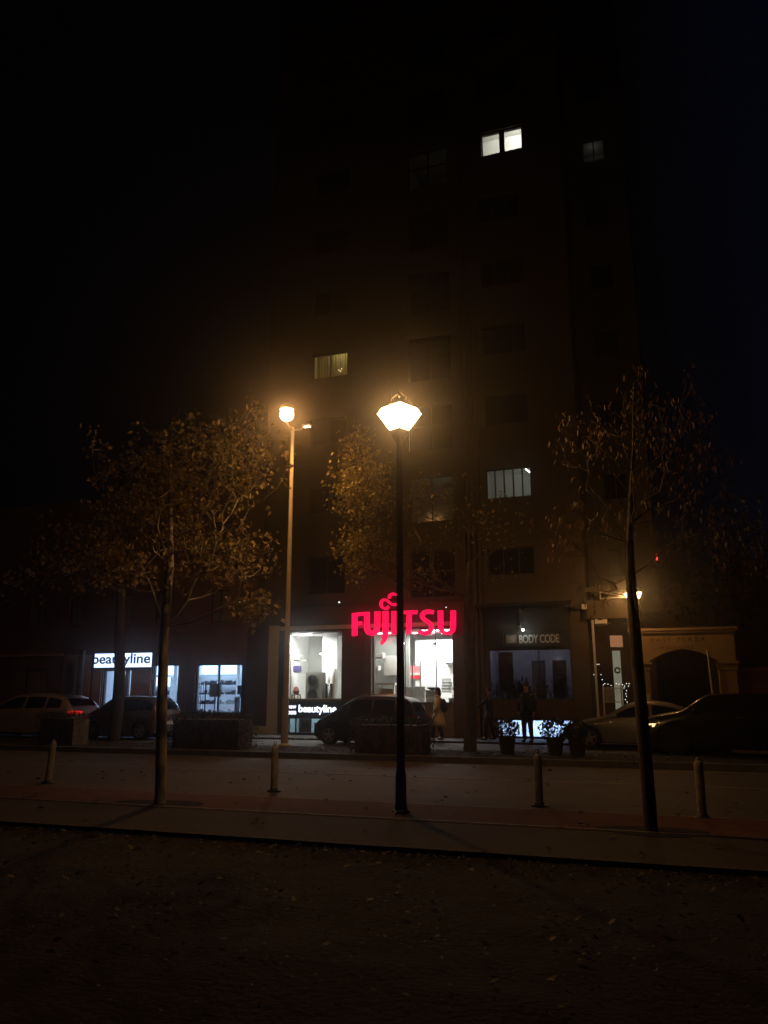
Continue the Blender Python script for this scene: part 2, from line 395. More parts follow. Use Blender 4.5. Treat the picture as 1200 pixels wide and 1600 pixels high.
# windows of the flats
LIT = {(2+1, 'a'): 0}
emis('lit_grey', (0.62,0.62,0.58), 0.42)
mat('room_warm', (0.5,0.45,0.3), 0.9); mat('room_white', (0.75,0.75,0.72), 0.9)
def flat_window(x0, x1, z0, z1, y, n=2, room=None, hs=(), glass='dark_glass', parent=tower, backing=True):
    f = obj('window', frame(x0, x1, z0, z1, y+0.10, 0.05, 0.06, [x0+(x1-x0)*k/n for k in range(1, n)], hs), 'dark_frame', parent)
    obj('pane', MB().box(x0+0.05, x1-0.05, y+0.125, y+0.131, z0+0.05, z1-0.05), glass, f)
    return f
for (x0, x1, z0, z1) in up:
    lit = None
    if abs(x0+13.35) < .01 and 14 < z0 < 14.9: flat_window(x0, x1, z0, z1, FY, 2, glass='house_glass'); continue
    if abs(x0+5.9) < .01 and 22.5 < z0 < 23.5:
        f = flat_window(x0, x1, z0, z1, FY, 2, glass='house_glass'); obj('mullion', MB().box((x0+x1)/2-0.11,(x0+x1)/2+0.11,FY+0.09,FY+0.124,z0+0.05,z1-0.05), 'dark_frame', f); continue
    if abs(x0+6.12) < .01 and 8 < z0 < 9.2: flat_window(x0, x1, z0, z1, FY, 5, glass='house_glass'); continue
    if abs(x0+9.1) < .01 and (22 < z0 < 23 or 7.5 < z0 < 8.3): flat_window(x0, x1, z0, z1, FY, 2, hs=(z0+1.0,), glass='house_glass'); continue
    flat_window(x0, x1, z0, z1, FY, 2 if x0 < -13 else (3 if x0 > -7 else 2), hs=(z0+1.0,) if x0 == -9.1 else ())
for k, z in enumerate(storeys):
    flat_window(-2.0, -1.1, z-0.05, z+1.0, FY+1.6, 2, glass='house_glass' if k == 6 else 'dark_glass')
def room(x0, x1, z0, z1, y0, depth, m, power, col, name='room_wall', lamp=None, lsz=0.3):
    mm = MB(); t = 0.05
    mm.box(x0-t, x1+t, y0+depth, y0+depth+t, z0-t, z1+t); mm.box(x0-t, x0, y0, y0+depth, z0-t, z1+t); mm.box(x1, x1+t, y0, y0+depth, z0-t, z1+t)
    mm.box(x0, x1, y0, y0+depth, z0-t, z0); mm.box(x0, x1, y0, y0+depth, z1, z1+t)
    obj(name, mm, m, tower)
    p = lamp or ((x0+x1)/2, y0+depth*0.5, z1-0.25)
    light('room_lamp', 'POINT', p, power, col, lsz)
room(-13.6,-11.5,13.5,16.0, FY+0.31, 1.8, 'room_warm', 16, (1,0.88,0.55), lamp=(-12.2,FY+0.8,15.6))
c = MB(); n = 40
for k in range(n):
    x = -13.3+1.5*k/n; y = FY+0.36+0.03*math.sin(k*1.9); c.quad((x,y,14.0),(x+1.5/n,FY+0.36+0.03*math.sin((k+1)*1.9),14.0),(x+1.5/n,FY+0.36+0.03*math.sin((k+1)*1.9),15.9),(x,y,15.9))
m_c = bpy.data.materials['curtain']; n_ = m_c.node_tree; b_ = n_.nodes['Principled BSDF']; b_.inputs['Transmission Weight'].default_value = 0.0
t_ = n_.nodes.new('ShaderNodeBsdfTranslucent'); t_.inputs[0].default_value = (0.6,0.5,0.26,1); x_ = n_.nodes.new('ShaderNodeMixShader'); x_.inputs[0].default_value = 0.6
n_.links.new(b_.outputs[0], x_.inputs[1]); n_.links.new(t_.outputs[0], x_.inputs[2]); n_.links.new(x_.outputs[0], n_.nodes['Material Output'].inputs[0])
obj('curtain', c, 'curtain', tower, recalc=False)
emis('bulb_warm', (1,0.72,0.35), 3.0); 
ch = thing('chandelier', 'small chandelier glowing behind the curtain of the lit fifth floor window', 'lamp', (-12.2, FY+0.33, 15.0))
for dx, dz in ((-0.07,0), (0.06,0.03), (0,-0.06)): obj('bulb', MB().ball((-12.2+dx, FY+0.33, 14.82+dz), 0.022, 8, 5), 'bulb_warm', ch)
obj('stem', MB().tube([(-12.2,FY+0.335,15.3),(-12.2,FY+0.335,14.8)], 0.006, 6), 'metal_dark', ch)
room(-6.5,-4.0,22.0,25.2, FY+0.31, 1.5, 'room_white', 95, (1,1,0.96), lamp=(-4.7,FY+0.75,24.95), lsz=0.12)
room(-6.5,-4.2,7.9,10.3, FY+0.31, 2.4, 'room_white', 3.2, (0.9,1,0.9), lamp=(-5.2,FY+1.6,9.9))
emis('tube_white', (0.95,1,0.97), 9.0)
tag(obj('tube_lamp', MB().tube([(-4.75,FY+0.9,9.95),(-4.62,FY+1.7,9.95)], 0.022, 8), 'tube_white', at0=(-4.7,FY+1.3,9.95)), 'white fluorescent tube on the ceiling inside the barred lit window', 'lamp')
room(-9.3,-7.2,7.0,10.0, FY+0.31, 2.4, 'grey_wall', 1.0, (0.9,0.95,0.7))
room(-9.3,-7.2,21.5,24.6, FY+0.31, 2.4, 'grey_wall', 0.9, (1,0.98,0.9), lamp=(-7.6,FY+1.2,23))
room(-2.3,-0.9,22.5,24.4, FY+1.86, 1.4, 'grey_wall', 0.6, (1,1,0.95))

# ------------------------------------------------------------------ raised appliance shop on the tower's ground floor
SX0, SX1, SY0, SY1, SZ0, SZ1 = -14.6, -7.1, FY+0.31, 33.6, 1.25, 4.12
m = MB(); m.box(SX0, SX1, SY0, SY1, SZ0-0.12, SZ0); obj('shop_floor', m, 'shop_floor', tower)
m = MB(); m.box(SX0, SX1, SY0, SY1, SZ1, SZ1+0.025); obj('shop_ceiling', m, 'ceiling_grey', tower)
m = MB(); m.box(SX0-0.1, SX0, SY0, SY1, SZ0, SZ1); m.box(SX1, SX1+0.1, SY0, SY1, SZ0, SZ1); m.box(SX0, SX1, SY1, SY1+0.1, SZ0, SZ1)
def pxb(u0, u1, v0, v1, Y, d=0.3, z0=None, z1=None):
    a = at(u0, v1, Y); b = at(u1, v0, Y)
    return (a.x, b.x, Y, Y+d, a.z if z0 is None else z0, b.z if z1 is None else z1)
m.box(*pxb(440,481,0,0,SY0+0.6,0.08,SZ0,SZ1)); m.box(*pxb(521,540,0,0,SY0+0.9,0.08,SZ0,SZ1))
a = pxb(440,481,0,0,SY0+0.6,0.08,SZ0,SZ1)
m.box(-9.62, -7.1, SY0+1.9, SY0+2.0, SZ0, 3.70)
obj('shop_wall', m, 'white_wall', tower)
obj('shop_partition', MB().box(-14.9, -12.6, SY0+2.6, SY0+2.7, SZ0, SZ1), 'grey_wall', tower)
obj('shop_partition', MB().box(-11.6, -9.66, SY0+1.25, SY0+1.35, SZ0, SZ1), 'grey_wall', tower)
m = MB(); 
m.tube([(-14.5,SY0+1.2,3.98),(-7.2,SY0+1.2,3.98)], 0.09, 10); m.tube([(-14.5,SY0+0.5,4.02),(-7.2,SY0+0.5,4.02)], 0.04, 8)
for x in (-13.6,-12.6,-10.2,-9.0,-8.0): m.box(x, x+0.07, SY0+0.1, SY1, 4.03, 4.1)
obj('ceiling_duct', m, 'duct', tower)
emis('tube_shop', (1,1,0.97), 8.0)
def ceiling_tube(x0, x1, y, z, label, pw):
    o = thing('ceiling_tube', label, 'lamp', ((x0+x1)/2, y, z), 'fluorescent ceiling tubes in the shop')
    obj('housing', MB().box(x0, x1, y-0.03, y+0.03, z, z+0.03), 'white_plastic', o)
    obj('tube', MB().tube([(x0+0.02,y,z-0.025),(x1-0.02,y,z-0.025)], 0.018, 8), 'tube_shop', o)
    light('tube_light', 'AREA', ((x0+x1)/2, y, z-0.06), pw, (1.0,0.98,0.92), x1-x0, 0.08)
ceiling_tube(-9.4, -8.4, SY0+0.75, 3.93, 'left ceiling tube over the right shop window', 110)
ceiling_tube(-8.3, -7.3, SY0+1.0, 3.90, 'right ceiling tube over the right shop window', 80)
ceiling_tube(-14.3, -13.3, SY0+0.12, 3.92, 'ceiling tube over the left shop window', 230)
ceiling_tube(-11.0, -10.0, SY0+0.5, 3.92, 'ceiling tube behind the street lantern pole', 40)
light('shop_lamp', 'AREA', (-8.4, SY0+1.2, 4.05), 170, (1,0.98,0.95), 1.6, 0.7)
light('added_wall_fill', 'AREA', (-14.1, SY0+0.08, 3.7), 55, (1,0.98,0.93), 0.9, 0.1, rot=(math.radians(50),0,0)); light('shop_rear_lamp', 'POINT', (-13.2, SY0+2.0, 3.6), 14, (1,0.98,0.92), 0.1)  # first area light is added to whiten the left partition, no fixture there
def pane(x0, x1, z0, z1, y, vs=(), hs=(), g='shop_glass', fm='dark_frame', nm='shop_window', w=0.05, parent=tower):
    f = obj(nm, frame(x0, x1, z0, z1, y, w, 0.07, vs, hs), fm, parent)
    obj('glass', MB().box(x0+w, x1-w, y+0.03, y+0.036, z0+w, z1-w), g, f); return f
pane(-14.1, -11.85, 1.42, 3.98, FY+0.06, w=0.035, fm='white_metal'); pane(-10.6, -7.5, 1.3, 3.98, FY+0.06, vs=(-9.35, at(681,1040,FY+0.06).x), w=0.03, fm='dark_frame')
pane(-14.1, -11.85, 0.16, 0.74, FY+0.06, vs=(-13.75,), w=0.035)
for u in (645,657): a = at(u,1078,FY+0.03); b = at(u,1032,FY+0.03); obj('door_handle', MB().tube([(a.x,FY+0.03,a.z),(a.x,FY+0.03,b.z)], 0.022, 8), 'duct', tower)
obj('door_hinge', MB().box(*pxb(676,682,1004,1008,FY+0.045,0.012)), 'dark_plastic', tower)
# spotlights
emis('spot_white', (1,1,0.98), 30)
def spot(x, y, z, label, r=0.06):
    o = thing('spotlight', label, 'lamp', (x, y, z), 'round spotlights inside the shop')
    obj('housing', MB().lathe([(0.03,0.12),(r*0.8,0.10),(r*1.1,0.0)], (x,y,z), 12), 'dark_plastic', o)
    obj('lens', MB().ball((x,y,z-0.01), (r,r,r*0.6)), 'spot_white', o)
def sp(u, v, Y, label, r): q = at(u, v, Y); spot(q.x, q.y, q.z, label, r)
sp(503,1021,SY0+1.6,'bright spotlight in the middle of the left shop window', 0.085)
sp(630,1005,SY0+0.1,'bright spotlight beside the lantern pole in the right shop window', 0.05)
sp(505,1002,SY0+1.9,'small spotlight high in the left shop window', 0.03)
# goods
def ac_outdoor(x0, x1, y0, y1, z0, h, label):
    o = thing('outdoor_unit', label, 'air conditioner', ((x0+x1)/2, (y0+y1)/2, z0))
    obj('casing', MB().box(x0, x1, y0, y1, z0+0.03, z0+h), 'grey_plastic', o)
    m = MB(); m.box(x0+0.1, x1-0.1, y0+0.05, y1-0.05, z0, z0+0.03); obj('foot', m, 'dark_plastic', o)
    cx = x0+(x1-x0)*0.42; r = min((x1-x0)*0.3, h*0.22)
    for zc in (z0+h*0.28, z0+h*0.74):
        m = MB()
        for q in range(1, 5):
            pts = [(cx+r*q/4*math.cos(t*math.pi/10), y0-0.012, zc+r*q/4*math.sin(t*math.pi/10)) for t in range(21)]; m.tube(pts, 0.006, 5, False)
        for a in range(6): m.tube([(cx,y0-0.012,zc),(cx+r*math.cos(a*1.047),y0-0.012,zc+r*math.sin(a*1.047))], 0.005, 5)
        g = obj('fan_grille', m, 'dark_plastic', o)
        obj('fan', MB().lathe([(r,0.0),(r,0.006)], (cx,y0-0.008,zc), 20, 'y'), 'dark_plastic', g)
    return o
b = pxb(477,504,1050,1094,SY0+0.3); ac_outdoor(b[0], b[1], SY0+0.3, SY0+0.62, SZ0, b[5]-SZ0, 'tall two fan outdoor air conditioning unit in the left shop window')
def split_unit(b, label, m2='white_plastic', grp='wall mounted air conditioners on display'):
    x0, x1, y0, y1, z0, z1 = b; o = thing('split_unit', label, 'air conditioner', ((x0+x1)/2, y1, z0), grp)
    c = MB(); c.prism([(x0,z0+0.04),(x0+0.03,z0),(x1-0.03,z0),(x1,z0+0.04),(x1,z1-0.03),(x1-0.02,z1),(x0+0.02,z1),(x0,z1-0.03)], y0, y1); obj('casing', c, m2, o)
    obj('vent_flap', MB().box(x0+0.04, x1-0.04, y0-0.012, y0, z0+0.03, z0+0.05), 'dark_plastic', o); return o
split_unit(pxb(458,468,1023,1033,SY0+0.35,0.24), 'grey rounded unit on the white wall of the left window, upper one', 'grey_plastic')
split_unit(pxb(458,467,1040,1051,SY0+0.35,0.24), 'grey rounded unit on the white wall of the left window, lower one', 'violet_plastic')
split_unit(pxb(582,598,1020,1029,SY0+0.6), 'white wall unit left of the boiler, upper one')
split_unit(pxb(581,591,1040,1048,SY0+0.6), 'white wall unit left of the boiler, lower one')
split_unit(pxb(695,709,1034,1038,SY0+1.6), 'slim grey wall unit at the right end of the shop','grey_wall')
for u0, u1, v, lab in ((468,479,1032,'upper thin shelf on the white wall of the left window'),(466,478,1051,'lower thin shelf on the white wall of the left window')):
    b = pxb(u0,u1,v-1,v+1,SY0+0.4,0.19); tag(obj('wall_shelf', MB().box(*b), 'grey_wall', at0=(b[0],b[2],b[4])), lab, 'shelf')
b = pxb(600,619,1024,1055,SY0+0.95,0.29); o = thing('boiler', 'white wall boiler hanging left of the street lantern pole', 'boiler', (b[0], b[3], b[4]))
obj('casing', MB().prism([(b[0],b[4]+0.03),(b[0]+0.03,b[4]),(b[1],b[4]),(b[1],b[5]),(b[0],b[5])], b[2], b[3]), 'white_plastic', o)
for k in range(4): obj('pipe', MB().tube([(b[0]+0.12+k*0.09,b[2]+0.1,b[4]-0.002),(b[0]+0.12+k*0.09,b[2]+0.1,b[4]-0.09)], 0.018, 6), 'duct', o)
b = pxb(584,617,1067,1070,SY0+0.25,0.5); x0, x1, zt = b[0], b[1], b[5]
o = thing('display_table', 'white display table with a cardboard box below', 'table', ((x0+x1)/2, SY0+0.5, SZ0))
obj('tabletop', MB().box(x0, x1, SY0+0.25, SY0+0.75, zt-0.07, zt), 'white_plastic', o)
for x in (x0+0.02,x1-0.09):
    for y in (SY0+0.27, SY0+0.67): obj('leg', MB().box(x, x+0.06, y, y+0.06, SZ0, zt-0.071), 'white_plastic', o)
b = pxb(597,614,1076,1098,SY0+0.34,0.3,SZ0+0.001); tag(obj('cardboard_box', MB().box(*b), 'cardboard', at0=(b[0],SY0+0.5,SZ0)), 'brown cardboard box standing under the white display table', 'box')
b = pxb(586,594,1074,1098,SY0+0.34,0.3,SZ0+0.001); tag(obj('appliance_box', MB().box(*b), 'white_plastic', at0=(b[0],SY0+0.5,SZ0)), 'narrow white appliance beside the cardboard box', 'appliance')
b = pxb(628,664,1072,1098,SY0+0.8,0.4,SZ0); o = thing('cabinet', 'low pale grey cabinet under the red poster', 'cabinet', (b[0]+0.5, SY0+1.0, SZ0))
obj('carcass', MB().box(*b), 'white_plastic', o); w_ = (b[1]-b[0])/3
for k in range(3): obj('door', MB().box(b[0]+k*w_+0.01, b[0]+(k+1)*w_-0.01, SY0+0.78, SY0+0.799, SZ0+0.05, b[5]-0.03), 'grey_wall', o)
b = pxb(637,656,1040,1051,SY0+1.86,0.03); o = thing('red_poster', 'red and white poster on the bright wall above the cabinet', 'poster', (b[0], SY0+1.85, b[4]))
obj('board', MB().box(*b), 'red_board_light', o); obj('lower_band', MB().box(*pxb(637,656,1055,1061,SY0+1.86,0.03)), 'red_board', o); obj('edge_strip', MB().box(*pxb(637,638.5,1061,1072,SY0+1.86,0.03)), 'red_board', o)
obj('stripe', MB().box(*pxb(637,656,1051,1055,SY0+1.86,0.03)), 'white_plastic', o)
b = pxb(665,683,1080,1098,SY0+0.35,0.35,SZ0); o = thing('metal_counter', 'grey metal counter with a dark round dish on top', 'counter', (b[0]+0.2, SY0+0.5, SZ0))
obj('body', MB().box(*b), 'grey_wall', o); obj('rim_edge', MB().box(b[0]-0.02,b[1]+0.02,SY0+0.33,SY0+0.72,b[5]+0.001,b[5]+0.04), 'duct', o)
cx, cz = (b[0]+b[1])/2, b[5]+0.041; tag(obj('dish', MB().lathe([(0.05,cz),(0.19,cz+0.05),(0.2,cz+0.09),(0.1,cz+0.13)], (cx,SY0+0.5,0), 16), 'dark_plastic', at0=(cx,SY0+0.5,cz)), 'dark round dish on the grey counter', 'dish')
b = pxb(690,705,1060,1082,SY0+1.5,0.06); o = thing('wall_heater', 'grey slatted heater panel low on the wall at the right end', 'heater', (b[0], SY0+1.6, b[4]))
obj('panel', MB().box(*b), 'grey_wall', o)
for k in range(4): obj('slat', MB().box(b[0]+0.02, b[1]-0.02, SY0+1.48, SY0+1.499, b[4]+0.05+0.12*k, b[4]+0.08+0.12*k), 'white_plastic', o)
def houseplant(x, y, z, h, label, n=60, pot=True, sp=0.2, grp=None, s=0.12):
    o = thing('potted_plant', label, 'plant', (x, y, z), grp)
    if pot: obj('pot', MB().lathe([(0.09,0),(0.13,0.22),(0.12,0.22)], (x,y,z), 12), 'planter', o)
    m = MB()
    for k in range(n):
        t = R()**0.7; c = Vector((x+random.gauss(0,sp*0.6)*(1.2-0.6*t), y+random.gauss(0,sp*0.4)*t, z+0.2+(h-0.2)*t*U(0.6,1)))
        m.quad(*[c+p for p in leaf_long(s*U(0.6,1.2), rrot(1.4))])
    obj('foliage', m, 'hedge_leaves', o, recalc=False); return o
houseplant(at(706,1080,SY0+0.5).x, SY0+0.5, SZ0, 1.0, 'leafy plant at the right edge of the right shop window', 70, sp=0.14)
q = at(522,1080,SY0+0.5); o = thing('wrapped_bundle', 'pale bundle wrapped in plastic beside the outdoor unit', 'bundle', (q.x, SY0+0.5, SZ0))
obj('wrapping', MB().lathe([(0.10,0),(0.13,0.3),(0.11,0.7),(0.14,1.0),(0.13,1.2),(0.06,1.34)], (q.x,SY0+0.5,SZ0), 14), 'white_plastic', o, smooth=True)
b = pxb(508,516,1068,1094,SY0+0.2,0.2,SZ0); o = thing('slatted_rack', 'dark grey slatted rack between the unit and the bundle', 'rack', (b[0], SY0+0.3, SZ0)); k = SZ0+0.05
m = MB()
while k < b[5]-0.02: m.box(b[0]+0.012, b[1]-0.012, b[2], b[3], k, k+0.03); k += 0.07
m.box(b[0],b[0]+0.011,b[2],b[3],SZ0,b[5]); m.box(b[1]-0.011,b[1],b[2],b[3],SZ0,b[5]); obj('shelf', m, 'dark_plastic', o)
tag(obj('rack_bottle', MB().lathe([(0.04,0),(0.05,0.15),(0.03,0.22),(0.02,0.28)], (b[0]+0.1,SY0+0.3,b[5]+0.002), 10), 'white_plastic', at0=(b[0]+0.1,SY0+0.3,b[5])), 'white bottle standing on the slatted rack', 'bottle')
b = pxb(455,466,1088,1096,SY0+0.2,0.25,SZ0+0.32,SZ0+0.36); m = MB().box(*b)
for x in (b[0],b[1]-0.04):
    for y in (b[2],b[3]-0.04): m.box(x,x+0.04,y,y+0.04,SZ0,SZ0+0.319)
tag(obj('wooden_stool', m, 'cardboard', at0=(b[0],b[2],SZ0)), 'small wooden stool at the left end of the left window', 'stool')
x = (b[0]+b[1])/2; tag(obj('tool_bag', MB().lathe([(0.10,0),(0.13,0.12),(0.08,0.26),(0.03,0.3)], (x,b[2]+0.12,SZ0+0.361), 10), 'brick_red', at0=(x,b[2]+0.12,SZ0+0.36)), 'reddish bag lying on the small wooden stool', 'bag')

# trims on the street front of the tower
m = MB(); m.box(-14.95, -14.5, FY-0.04, FY-0.003, 0.12, 4.25); m.box(-15.9, -14.951, FY-0.04, FY-0.003, 0.12, 0.42); m.box(-14.499, -7.2, FY-0.04, FY-0.003, 4.05, 4.2)
obj('pale_surround', m, 'pale_trim', tower)
obj('brown_panel', MB().box(-15.9, -14.97, FY-0.03, FY-0.004, 0.44, 4.2), 'brown_panel', tower)
for a, b, c in ((-11.83,-10.95,4.04),(-7.48,-7.06,4.5)): obj('brown_pier', MB().box(a, b, FY-0.06, FY-0.004, 0.12, c), 'brown_panel', tower)
obj('grey_pier', MB().box(-10.93, -10.63, FY-0.08, FY-0.004, 0.12, 4.04), 'grey_pillar', tower)
m = MB(); [m.box(-10.6, -7.5, FY-0.05, FY-0.004, 0.14+0.145*k, 0.14+0.145*k+0.135) for k in range(8)]; obj('cladding_board', m, 'cladding', tower)
obj('dark_fascia', MB().box(-14.45, -11.84, FY-0.035, FY-0.004, 4.22, 4.34).box(-14.48,-14.12,FY-0.035,FY-0.004,1.33,4.03), 'dark_frame', tower)
obj('window_ledge', MB().box(-14.15, -11.83, FY-0.12, FY-0.004, 1.34, 1.40).box(-10.62,-7.49,FY-0.1,FY-0.051,1.285,1.32), 'grey_pillar', tower)
# basement shop under the left window
m = MB(); m.box(-14.4,-11.6,SY0+1.2,SY0+1.25,-0.4,1.0); m.box(-14.4,-14.35,SY0,SY0+1.2,-0.4,1.0); m.box(-11.65,-11.6,SY0,SY0+1.2,-0.4,1.0); obj('basement_wall', m, 'white_wall', tower)
light('basement_lamp', 'AREA', (-13, SY0+0.6, 0.98), 14, (0.55,0.85,1.0), 2.0, 0.5)
tag(obj('notice', MB().box(-13.62,-13.1,FY+0.10,FY+0.105,0.2,0.7), 'poster_grey', at0=(-13.3,FY+0.1,0.4)), 'grey printed notice in the basement window', 'notice')
tag(obj('price_card', MB().box(-13.0,-12.5,FY+0.14,FY+0.15,0.18,0.42), 'poster_grey', at0=(-12.7,FY+0.14,0.3)), 'small framed picture in the lower right of the basement window', 'picture')

# ------------------------------------------------------------------ red illuminated letters
emis('sign_red', (1.0, 0.004, 0.06), 1.7); mat('sign_red_side', (0.3,0.005,0.02), 0.5)
def zp(x, y): q = at(540+x/6.6667, 920+y/6.6667, FY-0.28); return (q.x, q.z)
sign = thing('illuminated_sign', 'glowing red capital letters with a loop emblem above the shop windows', 'sign', (-9.4, FY-0.2, 4.2))
LET = {
 'letter_f': [(66,255),(180,243),(180,276),(118,284),(118,342),(166,338),(166,372),(118,377),(116,487),(66,492)],
 'letter_u': [(192,242),(246,240),(246,390),(250,422),(264,438),(284,434),(296,412),(299,380),(300,238),(356,234),(354,400),(345,440),(325,468),(298,484),(262,488),(228,478),(205,455),(194,420)],
 'letter_j': [(385,233),(440,230),(441,430),(437,490),(422,530),(398,562),(372,582),(360,562),(375,530),(385,480)],
 'letter_i': [(478,233),(524,231),(524,472),(470,476),(479,448)],
 'letter_t': [(586,230),(747,224),(740,264),(684,262),(682,470),(632,472),(636,262),(590,262)],
 'letter_u ': [(960,227),(1012,225),(1012,385),(1020,425),(1040,444),(1062,444),(1082,425),(1092,385),(1093,225),(1145,225),(1146,395),(1134,440),(1108,468),(1060,480),(1010,472),(975,445),(962,400)]}
def stroke(pts, w):                     # thick line -> polygon
    P = []
    for i in range(len(pts)-1):          # smooth
        p0 = pts[max(i-1,0)]; p1 = pts[i]; p2 = pts[i+1]; p3 = pts[min(i+2,len(pts)-1)]
        for k in range(4):
            t = k/4; P.append(tuple(0.5*((2*p1[a])+(-p0[a]+p2[a])*t+(2*p0[a]-5*p1[a]+4*p2[a]-p3[a])*t*t+(-p0[a]+3*p1[a]-3*p2[a]+p3[a])*t**3) for a in (0,1)))
    P.append(pts[-1]); L = []; Rr = []
    for i, p in enumerate(P):
        a = P[max(i-1,0)]; b = P[min(i+1,len(P)-1)]; d = math.hypot(b[0]-a[0], b[1]-a[1]) or 1; nx_, ny_ = -(b[1]-a[1])/d, (b[0]-a[0])/d
        ww = w(i/(len(P)-1)) if callable(w) else w
        L.append((p[0]+nx_*ww/2, p[1]+ny_*ww/2)); Rr.append((p[0]-nx_*ww/2, p[1]-ny_*ww/2))
    return L, Rr
def letter(name, mb): 
    o = obj(name, mb, 'sign_red', sign); return o
for nm, pl in LET.items(): letter(nm.strip(), MB().prism([zp(*p) for p in pl], FY-0.30, FY-0.20))
def stroked(name, paths):
    mb = MB()
    for pts, w_ in paths:
        L, Q = stroke(pts, w_)
        for i in range(len(L)-1): mb.prism([zp(*L[i]), zp(*L[i+1]), zp(*Q[i+1]), zp(*Q[i])], FY-0.30, FY-0.20)
    letter(name, mb)
stroked('letter_s', [([(913,246),(880,238),(835,240),(802,262),(797,292),(820,320),(858,345),(888,375),(893,412),(872,445),(828,460),(790,456),(762,440)], 42)])
stroked('emblem', [([(523,62),(498,52),(470,60),(454,78),(452,100)], lambda t: 24), ([(523,158),(495,166),(462,150),(436,126),(405,114),(378,124),(366,150),(370,180),(392,200),(425,202),(446,182)], 25)])
m = MB(); 
for z, a, b in ((4.50,-11.4,-10.3), (3.95,-11.2,-10.2), (4.45,-9.5,-7.5), (4.0,-9.4,-7.5), ): m.tube([(a,FY-0.17,z),(b,FY-0.17,z)], 0.012, 6)
for x in (-11.2,-10.4,-9.2,-8.4,-7.6): m.tube([(x,FY-0.17,4.3),(x,FY-0.003,4.3)], 0.012, 6); m.tube([(x,FY-0.17,3.95),(x,FY-0.17,4.5)], 0.012, 6)
obj('mounting_rail', m, 'metal_dark', sign)

# small white box sign band over the basement window
emis('sign_white_blue', (0.80,0.88,1.0), 2.6); mat('navy_board', (0.012,0.018,0.05), 0.5)
band = thing('sign_band', 'dark blue sign band with glowing white words under the left shop window', 'sign', (-13, FY-0.1, 1.0))
obj('board', MB().box(-14.12, -11.2, FY-0.10, FY-0.065, 0.77, 1.32), 'navy_board', band)
text('small_lettering', 'show', -14.08, -13.66, FY-0.102, 1.08, 1.24, 'sign_white_blue', band, 0.012, 0.018)
text('small_lettering', 'room', -14.08, -13.66, FY-0.102, 0.86, 0.99, 'sign_white_blue', band, 0.012, 0.018)
text('main_lettering', 'beautyline', -13.55, -12.0, FY-0.102, 0.86, 1.22, 'sign_white_blue', band, 0.012, 0.018)

# ------------------------------------------------------------------ salon on the right half
obj('fascia', MB().box(-6.25, -3.28, FY-0.05, FY-0.003, 3.18, 4.62), 'fascia', tower)
obj('window_apron', MB().box(-6.25, -3.28, FY-0.05, FY-0.003, 0.80, 1.40), 'brown_panel', tower)
pane(-6.2,-3.3,1.42,3.16,FY+0.04, vs=(-4.42,), g='dim_glass', w=0.04); pane(-5.97,-3.33,0.16,0.76,FY+0.05, vs=(), w=0.035)
m = MB(); m.box(-6.5,-3.0,SY0+2.4,SY0+2.5,1.2,3.6); m.box(-6.6,-6.5,SY0,SY0+2.5,1.2,3.6); m.box(-3.1,-3.0,SY0,SY0+2.4,1.2,3.6); m.box(-6.5,-3.1,SY0,SY0+2.4,1.15,1.2); m.box(-6.5,-3.1,SY0,SY0+2.4,3.6,3.65)
obj('salon_wall', m, 'dim_blue_wall', tower)
light('salon_lamp', 'POINT', (-5.6, SY0+1.3, 3.35), 13, (0.88,0.88,1.0), 0.12); light('salon_lamp', 'POINT', (-4.0, SY0+1.6, 2.9), 5.5, (0.9,0.92,1.0), 0.12)
def poster(x0,x1,z0,z1,y,m,label):
    o = thing('wall_poster', label, 'poster', ((x0+x1)/2,y,z0), 'tall posters inside the salon window')
    obj('print', MB().box(x0,x1,y,y+0.02,z0,z1), m, o); obj('poster_frame', frame(x0-0.02,x1+0.02,z0-0.02,z1+0.02,y-0.01,0.02,0.03), 'dark_plastic', o)
poster(-6.1,-5.6,1.75,3.1,SY0+1.0,'poster_red','tall reddish poster at the left of the dim window')
poster(-4.95,-4.5,1.5,2.8,SY0+1.5,'poster_grey','tall grey poster beside the dark mullion')
poster(-4.15,-3.7,1.5,2.8,SY0+1.2,'poster_grey','tall grey poster at the right of the dim window')
houseplant(-5.75, SY0+0.4, 1.2, 1.0, 'bushy plant low at the left of the dim window', 420, sp=0.45, s=0.2)
houseplant(-5.2, SY0+0.5, 1.2, 0.95, 'bushy plant left of the mullion in the dim window', 420, sp=0.4, s=0.2)
houseplant(-4.45, SY0+0.4, 1.2, 0.9, 'thin plant right behind the dark mullion', 260, sp=0.25, s=0.16)
houseplant(-3.85, SY0+0.4, 1.2, 1.2, 'tall plant at the right side of the dim window', 320, sp=0.28, s=0.18)
emis('blue_white', (0.45,0.62,1.0), 1.6)
m = MB(); m.box(-6.3,-3.1,SY0+1.5,SY0+1.55,-0.5,0.9); m.box(-6.3,-6.25,SY0,SY0+1.5,-0.5,0.9); m.box(-3.15,-3.1,SY0,SY0+1.5,-0.5,0.9); m.box(-6.25,-3.15,SY0,SY0+1.5,0.9,0.95); obj('basement_wall', m, 'white_wall', tower)
light('basement_lamp', 'AREA', (-5.4, SY0+0.8, 0.86), 42, (0.42,0.6,1.0), 0.9, 0.9); light('basement_lamp', 'AREA', (-4.3, SY0+0.8, 0.86), 50, (0.42,0.6,1.0), 0.9, 0.9)
m = MB(); m.tube([(-5.15,FY+0.5,0.16),(-5.2,FY+0.5,0.42),(-4.85,FY+0.5,0.30)], 0.012, 6); m.lathe([(0.06,0),(0.02,0.03)], (-5.15,FY+0.5,0.14), 10)
tag(obj('desk_lamp', m, 'dark_plastic', at0=(-5.15,FY+0.5,0.14)), 'thin jointed desk lamp seen through the bright basement window', 'lamp')
